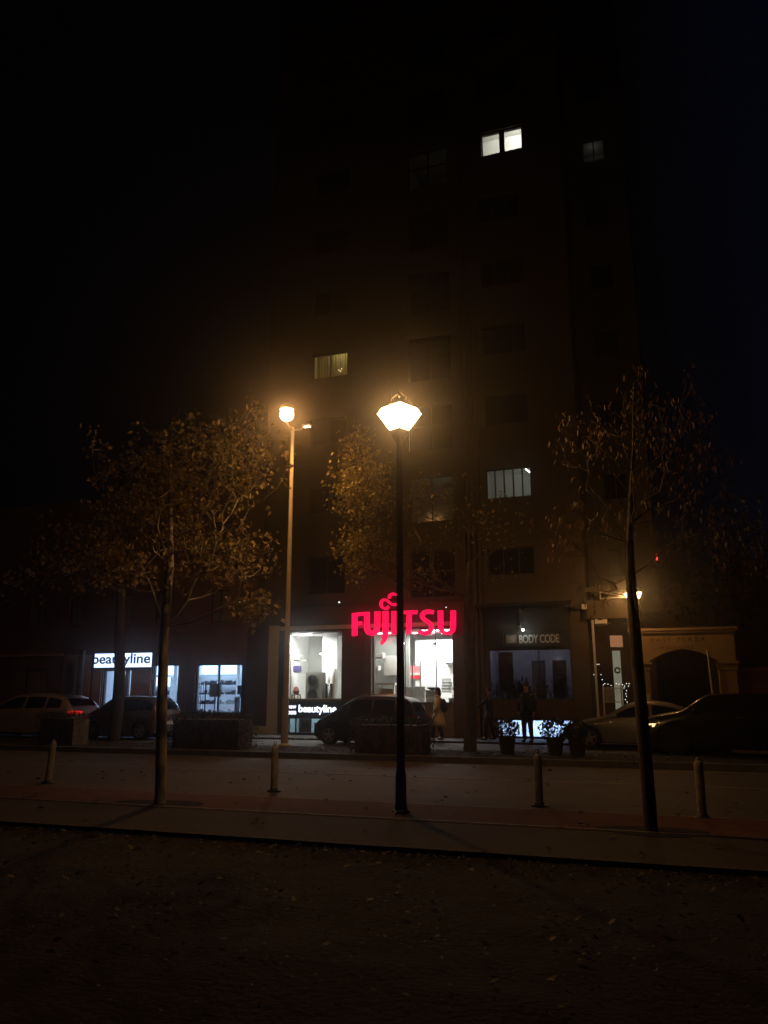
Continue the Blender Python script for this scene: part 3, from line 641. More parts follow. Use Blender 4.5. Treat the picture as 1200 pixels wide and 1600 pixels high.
o = thing('corrugated_awning', 'narrow corrugated metal awning over the dark fascia', 'awning', (-4.75, FY, 4.65))
m = MB(); n = 70
for k in range(n):
    xa = -6.6+3.45*k/n; xb = -6.6+3.45*(k+1)/n; za = 0.018*math.sin(k*math.pi/1.0+1.57); zb = 0.018*math.sin((k+1)*math.pi+1.57)
    m.quad((xa,FY-0.75,4.60+za),(xb,FY-0.75,4.60+zb),(xb,FY-0.05,4.80+zb),(xa,FY-0.05,4.80+za))
    m.quad((xa,FY-0.75,4.59+za),(xb,FY-0.75,4.59+zb),(xb,FY-0.05,4.79+zb),(xa,FY-0.05,4.79+za))
obj('sheet', m, 'awning', o, recalc=False)
for x in (-6.45,-4.9,-3.25): obj('bracket', MB().tube([(x,FY-0.7,4.57),(x,FY-0.06,4.72),(x,FY-0.06,4.3),(x,FY-0.7,4.55)], 0.018, 6), 'metal_dark', o)
o = thing('salon_sign', 'dark name board with pale block letters lit from above', 'sign', (-4.5, FY-0.15, 3.3))
mat('pale_letters', (0.62,0.66,0.62), 0.6)
obj('board', MB().box(-5.6,-3.55,FY-0.16,FY-0.10,3.26,3.76), 'fascia', o)
obj('board_frame', frame(-5.64,-3.51,3.22,3.8,FY-0.18,0.035,0.05), 'metal_dark', o)
text('lettering', 'BODY CODE', -5.05, -3.66, FY-0.163, 3.35, 3.64, 'pale_letters', o, 0.012, 0.02, 0.95)
m = MB(); m.prism([(-5.5,3.36),(-5.15,3.36),(-5.15,3.64),(-5.5,3.64)], FY-0.172, FY-0.162); obj('logo_panel', m, 'poster_grey', o)
o = thing('sign_spotlight', 'small spotlight shining down on the block letters', 'lamp', (-4.9, FY-0.3, 3.8))
obj('arm', MB().tube([(-5.05,FY-0.06,3.92),(-5.05,FY-0.35,3.92),(-4.92,FY-0.4,3.86)], 0.012, 6), 'metal_dark', o)
obj('head', MB().ball((-5.06,FY-0.36,3.93), 0.045), 'metal_dark', o); obj('bulb', MB().ball((-4.87,FY-0.36,3.80), 0.04), 'spot_white', o)
light('sign_spot_light', 'POINT', (-4.87,FY-0.42,3.80), 2.6, (0.85,1.0,0.85), 0.04, parent=o)
tag(obj('vent_funnel', MB().lathe([(0.01,3.82),(0.05,3.95),(0.14,4.5)], (-4.99,FY-0.22,0), 12), 'metal_dark', at0=(-4.99,FY-0.22,3.8)), 'dark narrow cone hanging above the block letters', 'funnel')
o = thing('security_floodlight', 'floodlight box on the wall right of the corrugated awning', 'lamp', (-2.95, FY-0.2, 4.5))
obj('housing', MB().box(-3.08,-2.84,FY-0.36,FY-0.16,4.46,4.58), 'metal_dark', o); obj('cover', MB().box(-2.83,-2.66,FY-0.34,FY-0.16,4.46,4.62), 'white_plastic', o); obj('arm', MB().tube([(-2.9,FY-0.16,4.5),(-2.9,FY-0.003,4.45)], 0.015, 6), 'metal_dark', o)
emis('dot_white', (0.9,0.95,1.0), 2.5)
for (u, v, lab) in ((530,941,'tiny white facade lamp left of the loop emblem'), (697,949,'tiny dim facade lamp above the last red letter')):
    p = at(u, v, FY-0.1); o = thing('facade_lamp', lab, 'lamp', p, 'small lamps on the facade')
    obj('housing', MB().box(p.x-0.06,p.x+0.06,p.y-0.02,FY-0.003,p.z+0.03,p.z+0.09), 'metal_dark', o)
    obj('bulb', MB().ball(p, 0.028 if u < 600 else 0.018), 'dot_white', o)

# ------------------------------------------------------------------ low building on the left with the cosmetics shop
LY = 30.0
low = thing('low_building', 'low reddish building with two lit shop windows and a blank upper wall', 'building', (-25, LY, 0))
SHU = at(42,1048,LY)
holes = [(-23.95,-22.75,0.15,2.66),(-22.72,-22.45,1.3,2.66),(-21.35,-20.05,0.9,2.86),(-19.2,-16.95,0.82,2.86),(-28.3,-27.0,0.15,2.75),(-31.5,-30.0,0.5,2.9)]
ups = [(x, x+0.9, 4.6, 6.0) for x in (-28.3,-26.1,-23.6,-21.4,-18.6)] + [(x, x+0.9, 7.6, 9.0) for x in (-28.3,-26.1,-23.6,-21.4,-18.6)]
obj('wall', sheet(holes+ups, -42, -15.37, 0, 10.2, LY, 0.3), 'low_wall', low)
obj('roof', MB().box(-42.3,-15.37,LY-0.3,LY+9,10.201,10.45), 'low_wall', low); obj('side_wall', MB().box(-42,-41.7,LY+0.301,LY+9,0,10.2).box(-42,-15.37,LY+9.001,LY+9.3,0,10.2), 'low_wall', low)
obj('light_panel', MB().box(-26.1,-24.62,LY-0.06,LY-0.003,0.12,3.35), 'low_wall_lit', low)  # wall panel whose lit look is painted into its colour
for a, b in ((-24.45,-24.0),(-22.4,-21.4)): obj('mid_panel', MB().box(a,b,LY-0.05,LY-0.003,0.12,2.7), 'low_wall_lit', low)
obj('cornice', MB().box(-31.9,-26.2,LY-0.14,LY-0.003,3.32,3.42), 'low_wall_lit', low)
for (x0,x1,z0,z1) in ups:
    f = obj('window', frame(x0,x1,z0,z1,LY+0.08,0.05,0.06,((x0+x1)/2,)), 'dark_frame', low)
    m = MB(); k = z0+0.06
    while k < z1-0.06: m.box(x0+0.05,x1-0.05,LY+0.10,LY+0.13,k,k+0.045); k += 0.06
    obj('shutter', m, 'shutter', f)
f = obj('roller_door', frame(-28.3,-27.0,0.15,2.75,LY+0.05,0.08,0.1), 'dark_frame', low)
m = MB(); [m.box(-28.22,-27.08,LY+0.08+0.005*(k%2),LY+0.12,0.2+0.1*k,0.29+0.1*k) for k in range(25)]; obj('roller_slats', m, 'shutter', f)
def lowroom(x0,x1,z0,z1,d,m='white_wall'):
    mm = MB(); y0 = LY+0.31; t = 0.05
    mm.box(x0,x1,y0+d,y0+d+t,z0,z1); mm.box(x0-t,x0,y0,y0+d+t,z0,z1); mm.box(x1,x1+t,y0,y0+d+t,z0,z1); mm.box(x0,x1,y0,y0+d,z1,z1+t); mm.box(x0,x1,y0,y0+d,z0-t,z0)
    obj('room_wall', mm, m, low)
lowroom(-24.1,-16.6,0.12,3.15,3.6); lowroom(-31.8,-29.6,0.12,3.15,2.0)
COOL = (0.36,0.56,1.0)
for x, p in ((-23.2,40),(-20.9,90),(-18.5,120)): light('ceiling_light', 'AREA', (x, LY+1.6, 3.08), p, COOL, 1.3, 1.2)
light('ceiling_light', 'AREA', (-30.7, LY+1.2, 3.0), 14, COOL, 1.0, 1.0)
pane(-21.35,-20.05,0.9,2.86,LY+0.08, nm='shop_window', parent=low); pane(-19.2,-16.95,0.82,2.86,LY+0.08, vs=(-18.1,), w=0.06, parent=low)
pane(-23.95,-22.75,0.15,2.66,LY+0.08, vs=(-23.4,), parent=low, nm='glass_door'); pane(-31.5,-30.0,0.5,2.9,LY+0.08, parent=low); pane(-22.72,-22.45,1.3,2.66,LY+0.08, parent=low, w=0.02)
emis('panel_blue_white', (0.45,0.66,1.0), 5)
def lit_shelf(x0, x1, y, z0, z1, label, n=4, goods=True):
    o = thing('wall_display', label, 'shelf', ((x0+x1)/2, y, z0), 'shelves in the cosmetics shop')
    obj('light_panel', MB().box(x0,x1,y-0.02,y,z1-0.42,z1), 'panel_blue_white', o)
    m = MB(); zz = [z0+(z1-0.5-z0)*k/n for k in range(n+1)]
    for z in zz: m.box(x0,x1,y-0.25,y-0.03,z,z+0.02)
    m.box(x0-0.03,x0-0.001,y-0.25,y,z0,z1); m.box(x1+0.001,x1+0.03,y-0.25,y,z0,z1); obj('shelf', m, 'white_plastic', o)
    for z in zz[:-1]:
        mm = MB(); x = x0+0.04
        while x < x1-0.08:
            w_ = U(0.03,0.09); h = U(0.08,0.24)
            if R() < 0.85: mm.box(x,x+w_,y-0.22,y-0.08,z+0.021,z+0.02+h)
            x += w_+U(0.01,0.06)
        tag(obj('shelf_goods', mm, random.choice(['violet_plastic','grey_plastic','dark_plastic','dark_plastic'])), 'row of small bottles on a shelf of the cosmetics shop', 'bottles', 'rows of bottles on the shop shelves', 'stuff')
lit_shelf(at(234,1050,LY+3.5).x,at(276,1050,LY+3.5).x,LY+3.5,0.7,2.95,'white shelf with a glowing top panel in the left shop window')
lit_shelf(at(316,1050,LY+3.5).x,at(344,1050,LY+3.5).x,LY+3.5,0.7,2.95,'white shelf with a glowing panel behind the metal railing')
lit_shelf(at(345.5,1050,LY+3.5).x,at(374,1050,LY+3.5).x,LY+3.5,0.7,2.95,'white shelf with a glowing panel right of the window mullion')
lit_shelf(-23.6,-22.5,LY+3.3,0.4,2.4,'shelf seen through the shop door')
emis('disc_white', (0.8,0.9,1.0), 14)
for k, (x, y, lab) in enumerate(((-18.9,LY+1.0,'round white ceiling light above the railing, the left one'),(-18.35,LY+0.8,'round white ceiling light just left of the window mullion'),(-18.4,LY+2.0,'rearmost round white ceiling light left of the mullion'),(-17.3,LY+1.2,'front round ceiling light right of the mullion'),(-17.35,LY+2.0,'rear round ceiling light right of the mullion'),(-20.2,LY+0.7,'round ceiling light in the narrow window under the box sign'))):
    o = thing('downlight', lab, 'lamp', (x,y,3.0), 'round ceiling lights of the cosmetics shop')
    obj('ring', MB().lathe([(0.13,2.98),(0.14,3.02),(0.10,3.02)],(x,y,0),14), 'white_plastic', o); obj('disc', MB().lathe([(0.115,2.95),(0.115,2.97)],(x,y,0),14), 'disc_white', o)
def desk(x0,x1,y0,y1,z0,z1,label,m='dark_plastic'):
    o = thing('counter', label, 'counter', ((x0+x1)/2,y0,z0))
    obj('top', MB().box(x0,x1,y0,y1,z1-0.05,z1), 'white_plastic', o)
    for x in (x0+0.02,x1-0.08): obj('leg', MB().box(x,x+0.06,y0+0.03,y1-0.03,z0,z1-0.05), m, o)
    obj('shelf', MB().box(x0+0.09,x1-0.09,y0+0.04,y1-0.04,z0+0.4,z0+0.43), m, o)
desk(-17.75,-17.25,LY+0.8,LY+1.2,0.13,1.5,'tall dark stand right of the window mullion'); 
o = thing('monitor', 'dark monitor on the stand inside the right shop window', 'monitor', (-17.5,LY+1.0,1.5)); obj('screen', MB().box(-17.7,-17.3,LY+0.98,LY+1.02,1.6,1.98), 'dark_plastic', o); obj('foot', MB().box(-17.55,-17.45,LY+0.95,LY+1.05,1.502,1.6), 'dark_plastic', o)
tag(obj('display_board', MB().box(-18.9,-18.35,LY+0.7,LY+0.75,1.5,2.05).box(-18.65,-18.6,LY+0.7,LY+0.75,0.13,1.5), 'grey_plastic', at0=(-18.6,LY+0.7,0.13)), 'grey board on a post behind the metal railing', 'board')
tag(obj('tall_rack', MB().box(-17.2,-17.1,LY+0.6,LY+0.7,0.13,2.2).box(-17.2,-16.9,LY+0.6,LY+0.7,1.15,1.2).box(-17.2,-16.9,LY+0.6,LY+0.7,2.1,2.2), 'dark_plastic', at0=(-17.1,LY+0.6,0.13)), 'dark narrow rack at the right edge of the shop window', 'rack')
m = MB(); a0, a1 = -19.2, -18.35
for k in range(9): x = a0+(a1-a0)*k/8; m.tube([(x,LY-0.5,0.13),(x,LY-0.5,1.95+0.1*k/8)], 0.012 if k < 8 else 0.03, 6)
m.tube([(a0,LY-0.5,1.95),(a1,LY-0.5,2.08)], 0.018, 6); m.tube([(a0,LY-0.5,1.25),(a1,LY-0.5,1.25)], 0.015, 6)
tag(obj('metal_railing', m, 'metal_dark', at0=(-18.8,LY-0.5,0.13)), 'black metal railing with upright bars before the right shop window', 'railing')
# light box sign
lb = thing('lightbox_sign', 'glowing white box sign with dark blue lower case lettering', 'sign', (-22.9, LY-0.3, 2.7))
emis('lightbox', (0.55,0.70,1.0), 2.4); mat('navy_letters', (0.01,0.01,0.06), 0.6)
A = at(143,1021,LY-0.35); Bq = at(241,1043,LY-0.35); zt = 3.36
obj('face', MB().box(-24.2,-21.22,LY-0.33,LY-0.30,2.76,3.36), 'lightbox', lb)
obj('casing', MB().box(-24.22,-21.2,LY-0.299,LY-0.05,2.74,3.38), 'dark_frame', lb)
text('lettering', 'beautyline', -24.3, -21.27, LY-0.332, 2.78, 3.35, 'navy_letters', lb, 0.004, 0.02, 1.0)
light('sign_glow', 'AREA', (-22.7, LY-0.36, 3.05), 2.2, (0.35,0.5,1.0), 2.8, 0.5, rot=(math.radians(90),0,0), parent=lb)
tag(obj('downpipe', MB().tube([(-16.35,LY-0.25,4.5),(-16.33,LY-0.25,3.3),(-16.2,LY-0.28,3.25),(-16.35,LY-0.3,3.15),(-16.35,LY-0.28,2.4),(-16.2,LY-0.27,1.3)], [0.1,0.1,0.11,0.1,0.09,0.08], 6), 'pale_trim', at0=(-16.3,LY-0.25,1.3)), 'crooked pale downpipe between the two buildings', 'pipe')
tag(obj('dark_post', MB().tube([(-24.5,LY-0.8,0.12),(-24.5,LY-0.8,3.5)], 0.13, 10).box(-24.66,-24.34,LY-0.96,LY-0.64,0.10,0.2), 'brown_panel', at0=(-24.5,LY-0.8,0.12)), 'dark round post left of the box sign', 'post')

# ------------------------------------------------------------------ entrance passage, gate arch and right side
GY = 27.0
arch = thing('gate_arch', 'ochre gateway with a shallow arch, cornice and worn lettering', 'gate', (0.3, GY, 0))
gx0, gx1, ax0, ax1 = -1.2, 1.9, -0.72, 1.28
pl = [(gx0,0.1),(ax0,0.1),(ax0,2.62)] + [(ax0+(ax1-ax0)*k/16, 2.62+0.36*math.sin(math.pi*k/16)**0.9) for k in range(1,16)] + [(ax1,2.62),(ax1,0.1),(gx1-0.1,0.1),(gx1-0.1,3.45),(gx0,3.45)]
obj('wall', MB().prism(pl, GY, GY+0.5), 'gate_stucco', arch)
obj('cornice', MB().box(gx0-0.1,gx1+0.02,GY-0.12,GY+0.6,3.57,3.64).box(gx0-0.06,gx1-0.03,GY-0.08,GY+0.56,3.50,3.567).box(gx0-0.03,gx1-0.06,GY-0.04,GY+0.53,3.452,3.497), 'gate_stucco', arch)
for a, b in ((gx0-0.03, ax0+0.03), (ax1-0.03, gx1-0.06)):
    m = MB(); m.box(a,b,GY-0.07,GY-0.003,2.34,2.52); m.box(a-0.04,b+0.04,GY-0.11,GY-0.003,2.523,2.60); m.box(a+0.05,b-0.05,GY-0.05,GY-0.003,0.3,2.337); m.box(a,b,GY-0.09,GY-0.003,0.1,0.297)
    obj('column', m, 'gate_stucco', arch)
text('lettering', 'EAST PLAZA', -0.62, 0.98, GY-0.003, 3.22, 3.35, 'gate_letters', arch, 0.006, 0.0, 1.5)
text('lettering', 'WELCOME', -0.4, 0.62, GY-0.003, 2.99, 3.08, 'gate_letters', arch, 0.006, 0.0, 1.5)
obj('pole', MB().tube([(1.1,GY-0.2,0.12),(1.0,GY-0.2,2.95)], 0.03, 8), 'white_metal', arch)
tag(obj('wall_notice', MB().box(-0.98,-0.78,GY-0.14,GY-0.11,1.4,1.62), 'white_plastic', at0=(-0.9,GY-0.12,1.4)), 'small white notice on the left gate column', 'notice')
tag(obj('garden_wall', MB().box(1.92,30,GY+0.1,GY+0.35,0.1,2.3).box(1.9,30,GY+0.05,GY+0.4,2.3,2.4), 'brick_red', at0=(10,GY,0.1)), 'long dark garden wall running right from the gateway', 'wall')
tag(obj('rear_house', MB().box(-0.3,14,44,50,0.1,6.5).prism([(-0.8,6.5),(14.5,6.5),(12,8.2),(2,8.2)],43.6,50.4), 'low_wall', at0=(6,44,0.1)), 'dark house with a hipped roof far behind the gateway', 'house')
# projecting balcony
o = thing('concrete_balcony', 'concrete balcony with a white rail above the side entrance', 'balcony', (-1.9, FY, 4.1))
obj('slab', MB().box(-2.69,-0.95,FY-0.3,FY+1.5,4.12,4.62), 'tower_wall', o); obj('parapet', MB().box(-2.69,-0.95,FY-0.3,FY-0.12,4.621,4.75).box(-2.69,-0.95,FY-0.28,FY-0.16,5.05,5.2), 'tower_wall', o)
obj('rail', MB().tube([(-2.2,FY-0.2,4.75),(-2.2,FY-0.2,5.05)],0.02,6).tube([(-2.2,FY-0.25,5.02),(-1.2,FY-0.25,4.80)],0.018,6).tube([(-2.2,FY-0.25,4.80),(-1.0,FY-0.25,4.83)],0.015,6), 'white_metal', o)
o = thing('side_entrance', 'narrow recessed entrance with steps and a pale green lit door', 'entrance', (-1.9, FY+2, 0.12))
obj('wall', sheet([(-2.08,-1.80,0.9,3.15)], -2.69, -0.6, 0.12, 4.11, FY+2.0, 0.2), 'brown_panel', o)
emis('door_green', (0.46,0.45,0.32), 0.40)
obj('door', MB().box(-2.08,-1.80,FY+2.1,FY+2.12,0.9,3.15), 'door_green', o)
m = MB(); [m.box(-2.68,-1.1,FY-0.2+0.25*k,FY+1.99,0.122+0.16*k,0.122+0.16*(k+1)-0.002) for k in range(5)]; obj('steps', m, 'brick_red', o)
tag(obj('wreath', MB().tube([(-1.93+0.09*math.cos(t/2),FY+2.02,2.45+0.09*math.sin(t/2)) for t in range(13)],0.03,6), 'hedge_leaves', at0=(-1.93,FY+2.02,2.4)), 'dark round wreath hanging on the pale green door', 'wreath')
emis('orange_box', (0.55,0.24,0.11), 0.55)
p = at(963,1002,FY-0.1); o = thing('square_lightbox', 'small square box sign glowing dull orange by the side entrance', 'sign', p)
obj('face', MB().box(p.x-0.2,p.x+0.2,p.y-0.04,p.y-0.02,p.z-0.19,p.z+0.19), 'orange_box', o); obj('casing', MB().box(p.x-0.22,p.x+0.22,p.y-0.019,p.y+0.08,p.z-0.21,p.z+0.21), 'metal_dark', o); obj('arm', MB().tube([(p.x-0.22,p.y+0.03,p.z),(XT1-0.003,p.y+0.03,p.z)],0.015,6), 'metal_dark', o)
p = at(938,968,FY-0.1); o = thing('wall_air_conditioner', 'white air conditioner box hanging under the concrete balcony', 'air conditioner', p)
obj('casing', MB().box(p.x-0.18,p.x+0.22,p.y-0.1,p.y+0.3,p.z-0.14,p.z+0.14), 'white_plastic', o); obj('slot', MB().box(p.x-0.07,p.x+0.06,p.y-0.115,p.y-0.101,p.z-0.03,p.z+0.02), 'dark_plastic', o); obj('bracket', MB().box(p.x-0.16,p.x+0.2,p.y-0.08,p.y+0.3,p.z-0.2,p.z-0.141), 'metal_dark', o)
tag(obj('drain_pipe', MB().tube([(-2.52,FY-0.15,4.1),(-2.5,FY-0.15,0.13)], 0.045, 8), 'white_metal', at0=(-2.5,FY-0.15,0.13)), 'straight white drain pipe at the tower corner', 'pipe')
o = thing('lattice_railing', 'white lattice railing beside the red entrance steps', 'railing', (-1.75, FY-0.2, 1.2))
a = at(942,1075,FY-0.25); b = at(972,1097,FY-0.25); m = MB(); m.tube([(a.x,a.y,a.z),(b.x,a.y,a.z)],0.015,6); m.tube([(a.x,a.y,b.z),(b.x,a.y,b.z)],0.015,6)
for k in range(-3,8):
    for s in (1,-1):
        x0_ = a.x+(b.x-a.x)*k/7; x1_ = x0_+s*0.35; q0 = (x0_,a.z); q1 = (x1_,b.z)
        def clip(q0,q1):
            ts = [0,1]
            for lim, sg in ((a.x,1),(b.x,-1)):
                d0 = sg*(q0[0]-lim); d1 = sg*(q1[0]-lim)
                if d0 < 0 and d1 < 0: return None
                if d0 < 0: ts[0] = max(ts[0], d0/(d0-d1))
                if d1 < 0: ts[1] = min(ts[1], d0/(d0-d1))
            return ts if ts[1] > ts[0]+0.05 else None
        ts = clip(q0,q1)
        if ts: m.tube([(q0[0]+(q1[0]-q0[0])*t, a.y, q0[1]+(q1[1]-q0[1])*t) for t in ts], 0.007, 5)
obj('lattice', m, 'white_metal', o); obj('post', MB().tube([(b.x,a.y,0.13),(b.x,a.y,a.z+0.1)],0.025,8).tube([(a.x,a.y,0.13),(a.x,a.y,a.z+0.1)],0.025,8), 'white_metal', o)
emis('fairy', (1,0.93,0.8), 2.2)
fl = thing('fairy_lights', 'string of tiny white lights along the railing and posts of the side entrance', 'string lights', (-1.8, FY-0.3, 1.0))
pts = [(936,1038),(939,1054),(941,1062),(928,1054),(943,1070),(945,1068),(950,1069),(955,1071),(963,1068),(967,1069),(973,1070),(979,1068),(983,1068),(976,1072),(982,1072),(979,1079),(978,1084),(979,1088),(977,1093),(980,1097),(978,1101),(981,1107),(977,1108),(975,1075),(933,1038)]
wr = [at(u,v,FY-0.33) for u,v in pts if u > 940]
obj('wire', MB().tube([at(941,1060,FY-0.33),at(946,1070,FY-0.33),at(966,1072,FY-0.33),at(983,1069,FY-0.33),at(978,1085,FY-0.33),at(979,1108,FY-0.33)],0.004,5), 'dark_plastic', fl)
for u, v in pts: obj('bulb', MB().ball(at(u,v,FY-0.33), 0.0125, 6, 4), 'fairy', fl)
# wall lanterns
emis('lantern_glass', (1.0,0.72,0.36), 14)
for (u, v, s, lab) in ((998,928,0.8,'lit wall lantern just right of the leaning tree trunk'), (979,929,0.6,'lit lantern half hidden behind the leaning tree trunk')):
    p = at(u, v, 26.2 if s > .7 else 26.9); o = thing('wall_lantern', lab, 'lamp', p, 'small lanterns by the gateway')
    obj('glass', MB().lathe([(0.03*s,-0.16*s),(0.11*s,0.06*s)], p, 6), 'lantern_glass', o)
    obj('cap', MB().lathe([(0.13*s,0.065*s),(0.05*s,0.14*s),(0.015*s,0.2*s)], p, 6), 'metal_dark', o)
    obj('bracket', MB().tube([(p.x,p.y,p.z+0.2*s),(p.x-0.05,p.y+0.15,p.z+0.3*s),(p.x-0.05,GY+0.2,p.z+0.28*s),(p.x-0.05,GY+0.2,3.6)],0.014,6), 'metal_dark', o)
    light('lantern_light', 'POINT', (p.x-0.14,p.y-0.2,p.z-0.05), 46 if s > .7 else 48, WARM2, 0.05, parent=o)
emis('red_glow', (1,0.06,0.03), 3.0)
p = at(1026,871,34); tag(obj('red_lamp', MB().ball(p,(0.04,0.04,0.13),8,6), 'red_glow', at0=p), 'small red light glowing high between the dark trees', 'lamp')

# ------------------------------------------------------------------ street lamps
o = thing('street_lantern', 'black lantern on a tall dark pole, shining brightest of all', 'street lamp', (-3.72, 11.15, 0))
x, y = -3.72, 11.15
obj('pole', MB().lathe([(0.095,0.0),(0.095,0.05),(0.08,0.12),(0.075,0.5),(0.058,0.6),(0.055,2.5),(0.045,5.3),(0.05,5.38)], (x,y,0), 14), 'metal_dark', o)
obj('base_plate', MB().lathe([(0.13,0.0),(0.13,0.03),(0.10,0.05)], (x,y,0), 14), 'metal_dark', o)
glow_glass('lantern_panel', (1.0,0.74,0.36), 8, 0.85)
ro = math.radians(20)
obj('glass', MB().lathe([(0.15,5.58),(0.35,5.84),(0.27,5.94),(0.10,6.0)], (x,y,0), 4, rot=ro), 'lantern_panel', o)
m = MB()
for k in range(4):
    t = ro+k*math.pi/2; m.tube([(x+0.155*math.cos(t),y+0.155*math.sin(t),5.57),(x+0.36*math.cos(t),y+0.36*math.sin(t),5.85)],0.010,6)
    t2 = ro+(k+1)*math.pi/2; m.tube([(x+0.36*math.cos(t),y+0.36*math.sin(t),5.85),(x+0.36*math.cos(t2),y+0.36*math.sin(t2),5.85)],0.010,6)
obj('lantern_frame', m, 'metal_dark', o)
obj('cradle', MB().lathe([(0.05,5.36),(0.11,5.46),(0.155,5.57)],(x,y,0),4, rot=ro), 'metal_dark', o)
m = MB(); m.tube([(x,y,6.02),(x,y,6.22)],0.012,6); m.ball((x,y,6.14),0.03); 
for s in (1,-1): m.tube([(x+s*0.10,y,6.03),(x+s*0.11,y,6.12),(x+s*0.03,y,6.17)],0.008,6)
m.tube([(x-0.13,y,5.98),(x-0.13,y,6.24)],0.006,5)
obj('finial', m, 'metal_dark', o)
light('lantern_bulb', 'POINT', (x,y,5.82), 210, WARM2, 0.07, parent=o); light('lantern_reflector', 'SPOT', (x,y,5.83), 12, WARM2, 0.07, spot=160, parent=o)
# tall column with two heads
o = thing('street_lamp', 'tall grey column lamp with one glaring round head and one flat head', 'street lamp', (-11.0, 22.13, 0.1))
x, y = -11.0, 22.13; hd1 = at(448,648,20.6); hd2 = at(479,666,23.0)
obj('column', MB().lathe([(0.17,0.1),(0.17,0.15),(0.11,0.2),(0.10,1.5),(0.085,1.6),(0.055,9.95),(0.05,10.0)], (x,y,0), 12), 'lamp_pole', o)
obj('arm', MB().tube([(x,y,9.9),(x-0.05,y-0.6,10.1),(hd1.x,hd1.y+0.25,hd1.z+0.3)],0.03,8), 'lamp_pole', o)
obj('arm', MB().tube([(x,y,9.9),(x+0.1,y+0.4,10.05),(hd2.x-0.12,hd2.y,hd2.z+0.03)],0.03,8), 'lamp_pole', o)
h = obj('lamp_head', MB().lathe([(0.22,hd1.z+0.16),(0.2,hd1.z+0.26),(0.08,hd1.z+0.36)], (hd1.x,hd1.y,0), 14), 'lamp_pole', o)
glow_glass('globe_glass', (1.0,0.74,0.40), 8, 0.85)
obj('diffuser', MB().ball(hd1, (0.21,0.21,0.20), 18, 12), 'globe_glass', h)
h2 = obj('flat_head', MB().prism([(hd2.x-0.14,hd2.z-0.01),(hd2.x+0.16,hd2.z+0.02),(hd2.x+0.12,hd2.z+0.06),(hd2.x-0.12,hd2.z+0.05)], hd2.y-0.1, hd2.y+0.1), 'lamp_pole', o)
emis('flat_lamp', (1.0,0.75,0.45), 4.0)
obj('diffuser', MB().box(hd2.x-0.11,hd2.x+0.12,hd2.y-0.08,hd2.y+0.08,hd2.z-0.03,hd2.z-0.012), 'flat_lamp', h2)
light('street_bulb', 'POINT', hd1, 90, WARM, 0.1, parent=o); light('street_reflector', 'SPOT', hd1, 560, WARM, 0.1, spot=166, parent=o)

# ------------------------------------------------------------------ bollards
b0 = thing('bollard', 'slim round white bollard at the far left, left of the pale trunk', 'bollard', (-11.2, 12.7, 0.004), 'bollards along the cycle lane')
def lo(name, mb, m, par, **k): WLs = WL[par.name].copy(); WL[par.name] = Vector((0,0,0)); r = obj(name, mb, m, par, **k); WL[par.name] = WLs; return r
lo('post', MB().lathe([(0.06,0.05),(0.06,0.70),(0.05,0.73),(0.03,0.745),(0.028,0.78),(0.01,0.79)],(0,0,0),14), 'bollard_white', b0)
lo('base', MB().lathe([(0.12,-0.02),(0.12,0.02),(0.085,0.03),(0.07,0.055)],(0,0,0),14), 'metal_dark', b0)
lo('handle', MB().tube([(-0.02,0,0.77),(-0.02,0,0.82),(0.02,0,0.82),(0.02,0,0.77)],0.008,6), 'metal_dark', b0)
for (u, v, lab) in ((428,1235,'slim round bollard in front of the tall column lamp'), (843,1258,'slim round bollard before the bright basement window'), (1098,1277,'slim round bollard right of the leaning tree')):
    q = gr(u, v, 0.0); dup(b0, (q.x, q.y, 0.004 if q.y < 12.1 else -0.018), lab)
b0.location.z = -0.018; b0.rotation_euler = (0, math.radians(4), 0)

